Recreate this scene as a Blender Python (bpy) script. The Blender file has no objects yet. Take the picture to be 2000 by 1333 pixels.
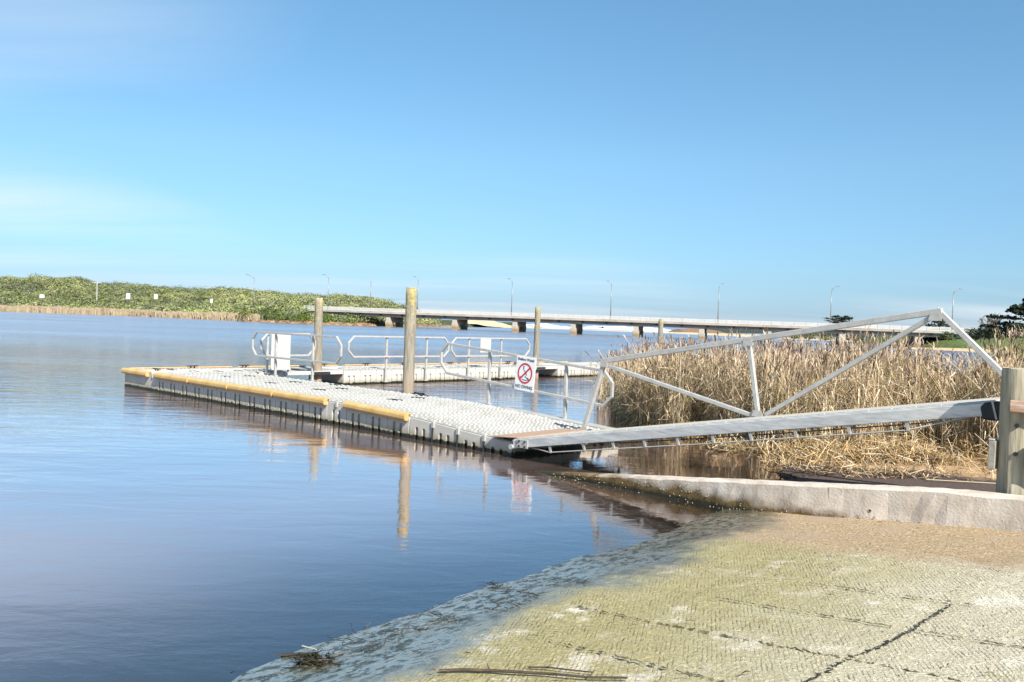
import bpy, bmesh, math, random
import numpy as np
from mathutils import Vector, Matrix
random.seed(7); rng = np.random.default_rng(7)
sc = bpy.context.scene
COL = sc.collection
R = math.radians

# ------------------------------------------------------------------ camera
EYE = 1.85
roll = math.atan(.0365); tilt = math.atan(39.5 * math.cos(roll) / 1700)
fw = Vector((0, math.cos(tilt), -math.sin(tilt)))
r0 = Vector((1, 0, 0)); u0 = Vector((0, math.sin(tilt), math.cos(tilt)))
cr = r0 * math.cos(roll) + u0 * math.sin(roll)
cu = u0 * math.cos(roll) - r0 * math.sin(roll)
cam = bpy.data.cameras.new('camera'); cam_o = bpy.data.objects.new('camera', cam); COL.objects.link(cam_o)
m = Matrix((cr, cu, -fw)).transposed().to_4x4(); m.translation = (0, 0, EYE)
cam_o.matrix_world = m
cam.sensor_width = 36; cam.lens = 30.6; cam.clip_start = .1; cam.clip_end = 20000
sc.camera = cam_o

# ------------------------------------------------------------------ sky, sun, exposure
SUN_EL, SUN_AZ = 40, 152          # azimuth clockwise from +Y (the view direction)
w = bpy.data.worlds.new('World'); sc.world = w; w.use_nodes = True
nt = w.node_tree; nt.nodes.clear()
def N(t, **k):
    n = nt.nodes.new(t)
    for a, b in k.items(): setattr(n, a, b)
    return n
out = N('ShaderNodeOutputWorld'); bg = N('ShaderNodeBackground')
sky = N('ShaderNodeTexSky', sky_type='NISHITA', sun_disc=False, sun_elevation=R(SUN_EL), sun_rotation=R(SUN_AZ),
        altitude=0, air_density=1.0, dust_density=.25, ozone_density=3.0)
tc = N('ShaderNodeTexCoord')
sep = N('ShaderNodeSeparateXYZ'); nt.links.new(tc.outputs['Generated'], sep.inputs[0])
# thin streaky cirrus: project the view direction on a high layer, stretch it, threshold noise
add = N('ShaderNodeMath', operation='ADD'); add.inputs[1].default_value = .12
nt.links.new(sep.outputs['Z'], add.inputs[0])
dx = N('ShaderNodeMath', operation='DIVIDE'); dy = N('ShaderNodeMath', operation='DIVIDE')
nt.links.new(sep.outputs['X'], dx.inputs[0]); nt.links.new(add.outputs[0], dx.inputs[1])
nt.links.new(sep.outputs['Y'], dy.inputs[0]); nt.links.new(add.outputs[0], dy.inputs[1])
cmb = N('ShaderNodeCombineXYZ'); nt.links.new(dx.outputs[0], cmb.inputs[0]); nt.links.new(dy.outputs[0], cmb.inputs[1])
mp = N('ShaderNodeMapping'); mp.inputs['Rotation'].default_value = (0, 0, R(-24)); mp.inputs['Scale'].default_value = (.28, 1.5, 1)
mp.inputs['Location'].default_value = (7.7, 7.3, 0)
nt.links.new(cmb.outputs[0], mp.inputs[0])
nz = N('ShaderNodeTexNoise'); nz.inputs['Scale'].default_value = .75; nz.inputs['Detail'].default_value = 5; nz.inputs['Roughness'].default_value = .55
nt.links.new(mp.outputs[0], nz.inputs[0])
nz2 = N('ShaderNodeTexNoise'); nz2.inputs['Scale'].default_value = .16; nz2.inputs['Detail'].default_value = 2
mp9 = N('ShaderNodeMapping'); mp9.inputs['Location'].default_value = (23.9, 12.1, 0); nt.links.new(cmb.outputs[0], mp9.inputs[0]); nt.links.new(mp9.outputs[0], nz2.inputs[0])
rp = N('ShaderNodeMapRange'); rp.inputs['From Min'].default_value = .42; rp.inputs['From Max'].default_value = .74
nt.links.new(nz.outputs[0], rp.inputs[0])
rp2 = N('ShaderNodeMapRange'); rp2.inputs['From Min'].default_value = .42; rp2.inputs['From Max'].default_value = .62
nt.links.new(nz2.outputs[0], rp2.inputs[0])
mul = N('ShaderNodeMath', operation='MULTIPLY'); nt.links.new(rp.outputs[0], mul.inputs[0]); nt.links.new(rp2.outputs[0], mul.inputs[1])
mul2 = N('ShaderNodeMath', operation='MULTIPLY'); nt.links.new(mul.outputs[0], mul2.inputs[0]); mul2.inputs[1].default_value = .85
mixc = N('ShaderNodeMix', data_type='RGBA'); mixc.inputs['B'].default_value = (5.9, 6.2, 6.4, 1)
hs = N('ShaderNodeHueSaturation'); hs.inputs['Saturation'].default_value = 1.0; hs.inputs['Hue'].default_value = .49
nt.links.new(sky.outputs[0], hs.inputs['Color'])
# hazy sea air: the sky keeps its blue down to the horizon, equally in every direction
el = N('ShaderNodeValToRGB'); nt.links.new(sep.outputs['Z'], el.inputs[0])
ee = el.color_ramp.elements; ee[0].position = 0; ee[0].color = (.33, .48, .80, 1); ee[1].position = .45; ee[1].color = (.76, .98, 1.04, 1)
q_ = ee.new(.07); q_.color = (.48, .63, .80, 1)
q2_ = ee.new(.18); q2_.color = (.66, .80, .88, 1)
tint = N('ShaderNodeMix', data_type='RGBA', blend_type='MULTIPLY'); tint.inputs['Factor'].default_value = 1
nt.links.new(hs.outputs[0], tint.inputs['A']); nt.links.new(el.outputs[0], tint.inputs['B'])
nt.links.new(mul2.outputs[0], mixc.inputs['Factor']); nt.links.new(tint.outputs['Result'], mixc.inputs['A'])
nt.links.new(mixc.outputs['Result'], bg.inputs['Color']); bg.inputs['Strength'].default_value = .10
nt.links.new(bg.outputs[0], out.inputs[0])
sun = bpy.data.lights.new('sun', 'SUN'); sun.energy = 5.0; sun.angle = R(.55); sun.color = (1, .93, .82)
sun_o = bpy.data.objects.new('sun', sun); COL.objects.link(sun_o)
sd = Vector((math.sin(R(SUN_AZ)) * math.cos(R(SUN_EL)), math.cos(R(SUN_AZ)) * math.cos(R(SUN_EL)), math.sin(R(SUN_EL))))
sun_o.rotation_euler = sd.to_track_quat('Z', 'Y').to_euler()
vs = sc.view_settings; vs.view_transform = 'Standard'; vs.look = 'None'; vs.gamma = 1; vs.exposure = .75
sc.cycles.max_bounces = 6; sc.cycles.transparent_max_bounces = 8; sc.cycles.use_denoising = True
sc.cycles.caustics_reflective = False; sc.cycles.caustics_refractive = False

# ------------------------------------------------------------------ dock frame (t towards the shore, b across)
O = Vector((.058, 11.795, 0)); ANG = math.atan2(-.682, .731)
ex = Vector((math.cos(ANG), math.sin(ANG), 0)); ey = Vector((-math.sin(ANG), math.cos(ANG), 0))
def W(t, b, z=0): return O + ex * t + ey * b + Vector((0, 0, z))
def TB(X, Y):
    X = X - O.x; Y = Y - O.y
    return X * ex.x + Y * ex.y, X * ey.x + Y * ey.y

# ------------------------------------------------------------------ materials
def mat(name, cols, rough=.7, scale=4, detail=5, bump=0, bscale=30, metal=0, stretch=(1, 1, 1), pos=(.3, .7), coord='Object', spec=.4, attr=False, trans=0):
    M = bpy.data.materials.new(name); M.use_nodes = True; t = M.node_tree; b = t.nodes['Principled BSDF']
    b.inputs['Roughness'].default_value = rough; b.inputs['Metallic'].default_value = metal
    b.inputs['Specular IOR Level'].default_value = spec
    c = t.nodes.new('ShaderNodeTexCoord'); mpn = t.nodes.new('ShaderNodeMapping'); mpn.inputs['Scale'].default_value = stretch
    t.links.new(c.outputs[coord], mpn.inputs[0])
    n = t.nodes.new('ShaderNodeTexNoise'); n.inputs['Scale'].default_value = scale; n.inputs['Detail'].default_value = detail; n.inputs['Roughness'].default_value = .6
    t.links.new(mpn.outputs[0], n.inputs[0])
    r = t.nodes.new('ShaderNodeValToRGB'); e = r.color_ramp.elements
    e[0].position = pos[0]; e[1].position = pos[1]; e[0].color = (*cols[0], 1); e[1].color = (*cols[-1], 1)
    if len(cols) == 3:
        k = e.new((pos[0] + pos[1]) / 2); k.color = (*cols[1], 1)
    t.links.new(n.outputs[0], r.inputs[0]); last = r.outputs[0]
    if attr:
        a = t.nodes.new('ShaderNodeAttribute'); a.attribute_name = 'col'
        mx = t.nodes.new('ShaderNodeMix'); mx.data_type = 'RGBA'; mx.blend_type = 'MULTIPLY'; mx.inputs['Factor'].default_value = 1
        t.links.new(a.outputs['Color'], mx.inputs['A']); t.links.new(last, mx.inputs['B']); last = mx.outputs['Result']
    t.links.new(last, b.inputs['Base Color'])
    if bump:
        n2 = t.nodes.new('ShaderNodeTexNoise'); n2.inputs['Scale'].default_value = bscale; n2.inputs['Detail'].default_value = 4
        t.links.new(mpn.outputs[0], n2.inputs[0])
        bp = t.nodes.new('ShaderNodeBump'); bp.inputs['Strength'].default_value = 1; bp.inputs['Distance'].default_value = bump
        t.links.new(n2.outputs[0], bp.inputs['Height']); t.links.new(bp.outputs[0], b.inputs['Normal'])
    M['last'] = 0
    return M
def base_link(M):
    b = M.node_tree.nodes['Principled BSDF']; return b, b.inputs['Base Color'].links[0].from_socket
def waterline(M, z1, col, soft=.02, amp=.05, scale=9):
    """growth and damp staining that starts at the waterline, with an uneven upper edge"""
    t = M.node_tree; b, src = base_link(M)
    g = t.nodes.new('ShaderNodeNewGeometry'); s = t.nodes.new('ShaderNodeSeparateXYZ'); t.links.new(g.outputs['Position'], s.inputs[0])
    n = t.nodes.new('ShaderNodeTexNoise'); n.inputs['Scale'].default_value = scale; n.inputs['Detail'].default_value = 6; t.links.new(g.outputs['Position'], n.inputs[0])
    ml = t.nodes.new('ShaderNodeMath'); ml.operation = 'MULTIPLY_ADD'; ml.inputs[1].default_value = -amp * 2; t.links.new(n.outputs[0], ml.inputs[0]); t.links.new(s.outputs['Z'], ml.inputs[2])
    mr = t.nodes.new('ShaderNodeMapRange'); mr.inputs['From Min'].default_value = z1 - amp - soft; mr.inputs['From Max'].default_value = z1 - amp + soft
    t.links.new(ml.outputs[0], mr.inputs[0])
    mx = t.nodes.new('ShaderNodeMix'); mx.data_type = 'RGBA'; mx.inputs['A'].default_value = (*col, 1)
    t.links.new(mr.outputs[0], mx.inputs['Factor']); t.links.new(src, mx.inputs['B']); t.links.new(mx.outputs['Result'], b.inputs['Base Color'])
    return M
m_float = waterline(waterline(mat('float_plastic', [(.45, .435, .395), (.58, .565, .525)], .5, 3, bump=.002, bscale=60), .12, (.36, .33, .25), .05, .05, 5), .06, (.012, .014, .008), .008, .045, 14)
m_deck = mat('deck_plastic', [(.24, .23, .205), (.385, .38, .36), (.45, .445, .43)], .6, 1.4, detail=9, bump=.001, bscale=90)
m_fender = mat('fender_yellow', [(.52, .32, .11), (.66, .46, .20)], .55, 3, bump=.001, bscale=50)
m_fender2 = mat('fender_faded', [(.55, .31, .10), (.68, .48, .22)], .5, 6)
m_black = mat('black_rubber', [(.012, .013, .015), (.03, .03, .034)], .6, 9)
m_alu = mat('galvanised_rail', [(.38, .375, .355), (.52, .51, .485)], .42, 14, metal=.15, bump=.0008, bscale=80)
m_string = mat('worn_aluminium', [(.40, .41, .42), (.54, .55, .55), (.68, .68, .66)], .5, 5, metal=.2, stretch=(1, 4, 7), bump=.0015, bscale=40)
m_plank = mat('walkway_plank', [(.40, .37, .31), (.60, .57, .50)], .8, 8, stretch=(3, 1, 1), bump=.002, bscale=40)
m_flap = mat('tread_plate', [(.34, .22, .15), (.46, .32, .23)], .7, 20, bump=.002, bscale=120)
m_white = mat('white_panel', [(.44, .44, .43), (.52, .52, .50)], .5, 3)
m_signw = mat('sign_white', [(.74, .75, .77), (.82, .82, .83)], .35, 3)
m_red = mat('sign_red', [(.50, .015, .02), (.60, .02, .03)], .4, 5)
m_ink = mat('sign_black', [(.010, .010, .012), (.02, .02, .022)], .5, 5)
def pile_mat(name, lichen):
    M = mat(name, [(.13, .125, .10), (.27, .245, .195), (.38, .345, .28)], .85, 7, bump=.018, bscale=9, stretch=(3, 3, .35), pos=(.25, .75))
    t = M.node_tree; b, src = base_link(M)
    g = t.nodes.new('ShaderNodeNewGeometry'); s = t.nodes.new('ShaderNodeSeparateXYZ'); t.links.new(g.outputs['Position'], s.inputs[0])
    n = t.nodes.new('ShaderNodeTexNoise'); n.inputs['Scale'].default_value = 22; n.inputs['Detail'].default_value = 6; t.links.new(g.outputs['Position'], n.inputs[0])
    # lichen gets denser towards the pile head; lowest metre bare and reddish
    mr = t.nodes.new('ShaderNodeMapRange'); mr.inputs['From Min'].default_value = 1.0; mr.inputs['From Max'].default_value = 2.5; mr.inputs['To Min'].default_value = -.12; mr.inputs['To Max'].default_value = .12
    t.links.new(s.outputs['Z'], mr.inputs[0])
    ad = t.nodes.new('ShaderNodeMath'); ad.operation = 'ADD'; t.links.new(n.outputs[0], ad.inputs[0]); t.links.new(mr.outputs[0], ad.inputs[1])
    th = t.nodes.new('ShaderNodeMapRange'); th.inputs['From Min'].default_value = .575; th.inputs['From Max'].default_value = .62; th.inputs['To Max'].default_value = lichen
    t.links.new(ad.outputs[0], th.inputs[0])
    mx = t.nodes.new('ShaderNodeMix'); mx.data_type = 'RGBA'; mx.inputs['B'].default_value = (.48, .37, .08, 1)
    t.links.new(th.outputs[0], mx.inputs['Factor']); t.links.new(src, mx.inputs['A'])
    gr = t.nodes.new('ShaderNodeMapRange'); gr.inputs['From Min'].default_value = .9; gr.inputs['From Max'].default_value = .35; gr.inputs['To Max'].default_value = .55
    t.links.new(s.outputs['Z'], gr.inputs[0])
    m2 = t.nodes.new('ShaderNodeMix'); m2.data_type = 'RGBA'; m2.inputs['B'].default_value = (.36, .24, .16, 1)
    t.links.new(gr.outputs[0], m2.inputs['Factor']); t.links.new(mx.outputs['Result'], m2.inputs['A']); t.links.new(m2.outputs['Result'], b.inputs['Base Color'])
    return M
m_pile = pile_mat('pile_timber', .8); m_pile2 = pile_mat('pile_timber_pale', .6)
m_post = mat('treated_post', [(.19, .175, .125), (.38, .34, .25), (.56, .51, .39)], .85, 6, bump=.008, bscale=10, stretch=(4, 4, .3), pos=(.25, .75))
m_waler = mat('weathered_board', [(.22, .13, .09), (.42, .28, .20), (.55, .46, .38)], .85, 7, bump=.004, bscale=22, stretch=(.6, 4, 4))
m_greyb = mat('grey_board', [(.22, .20, .17), (.42, .39, .34)], .85, 9, bump=.004, bscale=22)
def wear(M, zs):
    t = M.node_tree; b, src = base_link(M); c = t.nodes.new('ShaderNodeTexCoord')
    for sc_, st, lo, hi, col, f in ((34, (1, 1, 1), .64, .70, (.14, .115, .085), .8), (5, (1.5, 1.5, .22), .56, .72, (.27, .21, .155), .55), (3.2, (1, 1, 2.5), .60, .74, (.76, .71, .63), .6), (90, (1, 1, 1), .62, .70, (.30, .26, .21), .6)):
        mpn = t.nodes.new('ShaderNodeMapping'); mpn.inputs['Scale'].default_value = st; t.links.new(c.outputs['Object'], mpn.inputs[0])
        nn = t.nodes.new('ShaderNodeTexNoise'); nn.inputs['Scale'].default_value = sc_; nn.inputs['Detail'].default_value = 6; nn.inputs['Roughness'].default_value = .7; t.links.new(mpn.outputs[0], nn.inputs[0])
        mr = t.nodes.new('ShaderNodeMapRange'); mr.inputs['From Min'].default_value = lo; mr.inputs['From Max'].default_value = hi; mr.inputs['To Max'].default_value = f; t.links.new(nn.outputs[0], mr.inputs[0])
        mx = t.nodes.new('ShaderNodeMix'); mx.data_type = 'RGBA'; mx.inputs['B'].default_value = (*col, 1); t.links.new(mr.outputs[0], mx.inputs['Factor']); t.links.new(src, mx.inputs['A']); src = mx.outputs['Result']
    t.links.new(src, b.inputs['Base Color']); return M
m_wall = waterline(waterline(wear(mat('wall_concrete', [(.42, .355, .295), (.58, .51, .44), (.70, .63, .55)], .9, 4, detail=9, bump=.004, bscale=45, pos=(.3, .72)), 1), .14, (.13, .085, .035), .05, .10, 6), .05, (.02, .022, .010), .02, .04, 20)
m_barn = mat('barnacle', [(.26, .24, .19), (.46, .43, .37)], .8, 30)
m_bridge = mat('bridge_concrete', [(.31, .285, .25), (.47, .44, .395)], .85, .6, detail=8)
m_pier = waterline(mat('pier_concrete', [(.40, .365, .31), (.54, .50, .44)], .85, 1.2, detail=8), .5, (.34, .25, .13), .15, .15, 2)
m_rail = mat('bridge_rail_white', [(.47, .465, .45), (.58, .575, .56)], .5, 1)
m_lamp = mat('lamp_steel', [(.22, .23, .24), (.30, .30, .30)], .4, 2, metal=.3)
m_reed = mat('reed_straw', [(.75, .75, .75), (1, 1, 1)], .75, 6, attr=True, spec=.25)
m_leaf = mat('leaf_mass', [(.7, .7, .7), (1.05, 1.05, 1.05)], .65, .5, attr=True, spec=.3)
m_bark = mat('tree_bark', [(.10, .08, .06), (.20, .16, .12)], .9, 4, bump=.02, bscale=10)
m_weed = mat('dark_weed', [(.010, .010, .007), (.05, .042, .024)], .45, 40)
m_stick = mat('drift_stick', [(.03, .022, .015), (.10, .07, .045)], .7, 14)
m_pale = mat('pale_straw', [(.5, .42, .28), (.62, .55, .40)], .7, 14)
m_sand = mat('sand_bank', [(.40, .27, .15), (.56, .40, .23), (.64, .49, .30)], .95, 3, detail=8, bump=.02, bscale=14)
m_dune = mat('dune_sand', [(.50, .38, .22), (.68, .55, .36)], .95, .2, detail=8)
m_earth = mat('scrub_earth', [(.035, .05, .015), (.075, .09, .03)], .95, .5, detail=8)
m_grass = mat('mown_grass', [(.05, .085, .02), (.12, .16, .045)], .9, 1.5, detail=8)
m_head = mat('headland_scrub', [(.02, .032, .022), (.05, .07, .045)], .95, .12, detail=9, bump=.4, bscale=.5)
m_rock = mat('shore_rock', [(.14, .08, .05), (.34, .22, .14)], .9, 1.5, bump=.05, bscale=3)
m_foam = mat('surf_foam', [(.66, .70, .73), (.85, .86, .86)], .8, .08, detail=9)
m_bed = mat('river_mud', [(.05, .034, .018), (.09, .06, .03)], .95, .5)
m_roof = mat('house_roof', [(.06, .06, .065), (.10, .10, .11)], .8, 1)

# ------------------------------------------------------------------ mesh helpers
class MB:
    def __init__(s): s.v = []; s.f = []
    def add(s, vs_, fs):
        k = len(s.v); s.v += [tuple(p) for p in vs_]; s.f += [[i + k for i in f] for f in fs]; return s
    def box(s, x0, x1, y0, y1, z0, z1):
        return s.add([(x0, y0, z0), (x1, y0, z0), (x1, y1, z0), (x0, y1, z0), (x0, y0, z1), (x1, y0, z1), (x1, y1, z1), (x0, y1, z1)],
                     [(3, 2, 1, 0), (4, 5, 6, 7), (0, 1, 5, 4), (1, 2, 6, 5), (2, 3, 7, 6), (3, 0, 4, 7)])
    def bar(s, p, q, wd, ht, up=(0, 0, 1)):
        p, q = Vector(p), Vector(q); d = (q - p).normalized(); up = Vector(up)
        if abs(d.dot(up)) > .98: up = Vector((1, 0, 0))
        sx = d.cross(up).normalized() * wd / 2; sz = sx.cross(d).normalized() * ht / 2
        return s.add([p - sx - sz, q - sx - sz, q + sx - sz, p + sx - sz, p - sx + sz, q - sx + sz, q + sx + sz, p + sx + sz],
                     [(3, 2, 1, 0), (4, 5, 6, 7), (0, 1, 5, 4), (1, 2, 6, 5), (2, 3, 7, 6), (3, 0, 4, 7)])
    def tube(s, pts, rad, n=8, cap=True):
        pts = [Vector(p) for p in pts]; rad = rad if isinstance(rad, (list, tuple)) else [rad] * len(pts)
        vs_ = []; fs = []
        for i, p in enumerate(pts):
            d = (pts[min(i + 1, len(pts) - 1)] - pts[max(i - 1, 0)]).normalized()
            a = Vector((0, 0, 1)) if abs(d.z) < .9 else Vector((1, 0, 0))
            x = d.cross(a).normalized(); y = d.cross(x)
            vs_ += [p + (x * math.cos(2 * math.pi * k / n) + y * math.sin(2 * math.pi * k / n)) * rad[i] for k in range(n)]
        for i in range(len(pts) - 1):
            for k in range(n):
                fs.append((i * n + k, i * n + (k + 1) % n, (i + 1) * n + (k + 1) % n, (i + 1) * n + k))
        if cap: fs += [tuple(range(n))[::-1], tuple((len(pts) - 1) * n + k for k in range(n))]
        return s.add(vs_, fs)
    def loop(s, pts, wd):
        """closed ring of square tube, mitred, in the x-z plane"""
        n = len(pts); vs_ = []; fs = []
        cen = Vector((sum(p[0] for p in pts) / n, 0, sum(p[1] for p in pts) / n))
        P = [Vector((p[0], 0, p[1])) for p in pts]
        for i in range(n):
            a = (P[i] - P[i - 1]).normalized(); c = (P[(i + 1) % n] - P[i]).normalized(); bis = (a + c).normalized()
            nrm = Vector((-bis.z, 0, bis.x)); k = wd / 2 / max(.3, abs(nrm.dot(Vector((-a.z, 0, a.x)))))
            for sx, sy in ((-1, -1), (1, -1), (1, 1), (-1, 1)):
                vs_.append(P[i] + nrm * k * sx + Vector((0, sy * wd / 2, 0)))
        for i in range(n):
            j = (i + 1) % n
            for k in range(4):
                fs.append((i * 4 + k, i * 4 + (k + 1) % 4, j * 4 + (k + 1) % 4, j * 4 + k))
        return s.add(vs_, fs)
    def prism(s, poly, y0, y1, axis='y'):
        n = len(poly)
        if axis == 'y': vs_ = [(x, y0, z) for x, z in poly] + [(x, y1, z) for x, z in poly]
        elif axis == 'z': vs_ = [(x, y, y0) for x, y in poly] + [(x, y, y1) for x, y in poly]
        else: vs_ = [(y0, x, z) for x, z in poly] + [(y1, x, z) for x, z in poly]
        return s.add(vs_, [tuple(range(n)), tuple(range(2 * n - 1, n - 1, -1))] + [(i, (i + 1) % n, n + (i + 1) % n, n + i) for i in range(n)])
    def mesh(s, name, bevel=0, smooth=False, segs=1):
        me = bpy.data.meshes.new(name); me.from_pydata(s.v, [], s.f)
        bm = bmesh.new(); bm.from_mesh(me); bmesh.ops.recalc_face_normals(bm, faces=bm.faces)
        if bevel:
            es = [e for e in bm.edges if len(e.link_faces) == 2 and e.calc_face_angle(0) > .6]
            bmesh.ops.bevel(bm, geom=es, offset=bevel, segments=segs, affect='EDGES', clamp_overlap=True)
        bm.to_mesh(me); bm.free()
        if smooth:
            for p in me.polygons: p.use_smooth = True
        return me
    def build(s, name, M, parent=None, loc=(0, 0, 0), rot=(0, 0, 0), **k):
        return link(name, s.mesh(name, **k), M, parent, loc, rot)
def link(name, me, M, parent=None, loc=(0, 0, 0), rot=(0, 0, 0)):
    o = bpy.data.objects.new(name, me); COL.objects.link(o)
    if M and not me.materials: me.materials.append(M)
    o.parent = parent; o.location = loc; o.rotation_euler = rot
    return o
def tag(o, label=None, cat=None, group=None, kind=None):
    if label: o['label'] = label
    if cat: o['category'] = cat
    if group: o['group'] = group
    if kind: o['kind'] = kind
    return o
def empty(name, loc, rz=0):
    o = bpy.data.objects.new(name, None); COL.objects.link(o); o.location = loc; o.rotation_euler = (0, 0, rz); o.empty_display_size = .2
    return o
def cloud(name, V, F, C, M, parent=None, smooth=False):
    """big mesh from numpy arrays, C is one colour per vertex"""
    me = bpy.data.meshes.new(name); me.from_pydata(V.tolist() if len(V) < 10 else V, [], F.tolist())
    if C is not None:
        a = me.color_attributes.new('col', 'FLOAT_COLOR', 'POINT')
        a.data.foreach_set('color', np.concatenate([C, np.ones((len(C), 1))], 1).astype('f4').ravel())
    me.materials.append(M)
    if smooth: me.polygons.foreach_set('use_smooth', np.ones(len(me.polygons), bool))
    o = bpy.data.objects.new(name, me); COL.objects.link(o); o.parent = parent
    return o
def grid_quads(nx, ny):
    i, j = np.meshgrid(np.arange(nx - 1), np.arange(ny - 1), indexing='ij'); k = (i * ny + j).ravel()
    return np.stack([k, k + ny, k + ny + 1, k + 1], 1)
def noise2(x, y, seed=0, octv=4, f=1.):
    """cheap smooth value noise for shapes"""
    r = np.random.default_rng(seed); out_ = np.zeros_like(x, dtype=float); amp = 1.; tot = 0
    for o_ in range(octv):
        T = r.random((64, 64)); xx = x * f; yy = y * f; xi = np.floor(xx).astype(int); yi = np.floor(yy).astype(int)
        fx = xx - xi; fy = yy - yi; fx = fx * fx * (3 - 2 * fx); fy = fy * fy * (3 - 2 * fy)
        g = lambda a, b: T[a % 64, b % 64]
        out_ += amp * ((g(xi, yi) * (1 - fx) + g(xi + 1, yi) * fx) * (1 - fy) + (g(xi, yi + 1) * (1 - fx) + g(xi + 1, yi + 1) * fx) * fy)
        tot += amp; amp *= .5; f *= 2.1
    return out_ / tot
def ribbons(P, side, wid, col):
    """P (n,k,3) centre lines, side (n,3) width direction, wid (n,k), col (n,3) -> V,F,C"""
    n, k, _ = P.shape
    V = np.stack([P - side[:, None, :] * wid[..., None] / 2, P + side[:, None, :] * wid[..., None] / 2], 2).reshape(-1, 3)
    b = (np.arange(n) * 2 * k)[:, None] + (np.arange(k - 1) * 2)[None]
    F = np.stack([b, b + 1, b + 3, b + 2], -1).reshape(-1, 4)
    return V, F, np.repeat(col, 2 * k, 0)
def merge(parts):
    V = []; F = []; C = []; k = 0
    for v, f, c in parts:
        V.append(v); F.append(f + k); C.append(c); k += len(v)
    return np.concatenate(V), np.concatenate(F), np.concatenate(C)
def leaf_quads(P, size, up=.3, out_dir=None, noise_n=.6):
    """randomly turned leaf-clump quads at P (n,3)"""
    n = len(P); a = rng.normal(size=(n, 3)); a /= np.linalg.norm(a, axis=1)[:, None]
    nn = rng.normal(size=(n, 3)) * noise_n + (out_dir if out_dir is not None else 0) + np.array([0, 0, up])
    nn /= np.linalg.norm(nn, axis=1)[:, None]
    x = np.cross(nn, a); x /= np.linalg.norm(x, axis=1)[:, None] + 1e-9; y = np.cross(nn, x)
    s = size[:, None] / 2; asp = rng.uniform(.45, .9, (n, 1))
    V = np.stack([P - x * s - y * s * asp * .4, P - x * s * .1 - y * s * asp, P + x * s + y * s * asp * .2, P + x * .2 * s + y * s * asp], 1).reshape(-1, 3)
    F = np.arange(n * 4).reshape(-1, 4)
    return V, F

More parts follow.
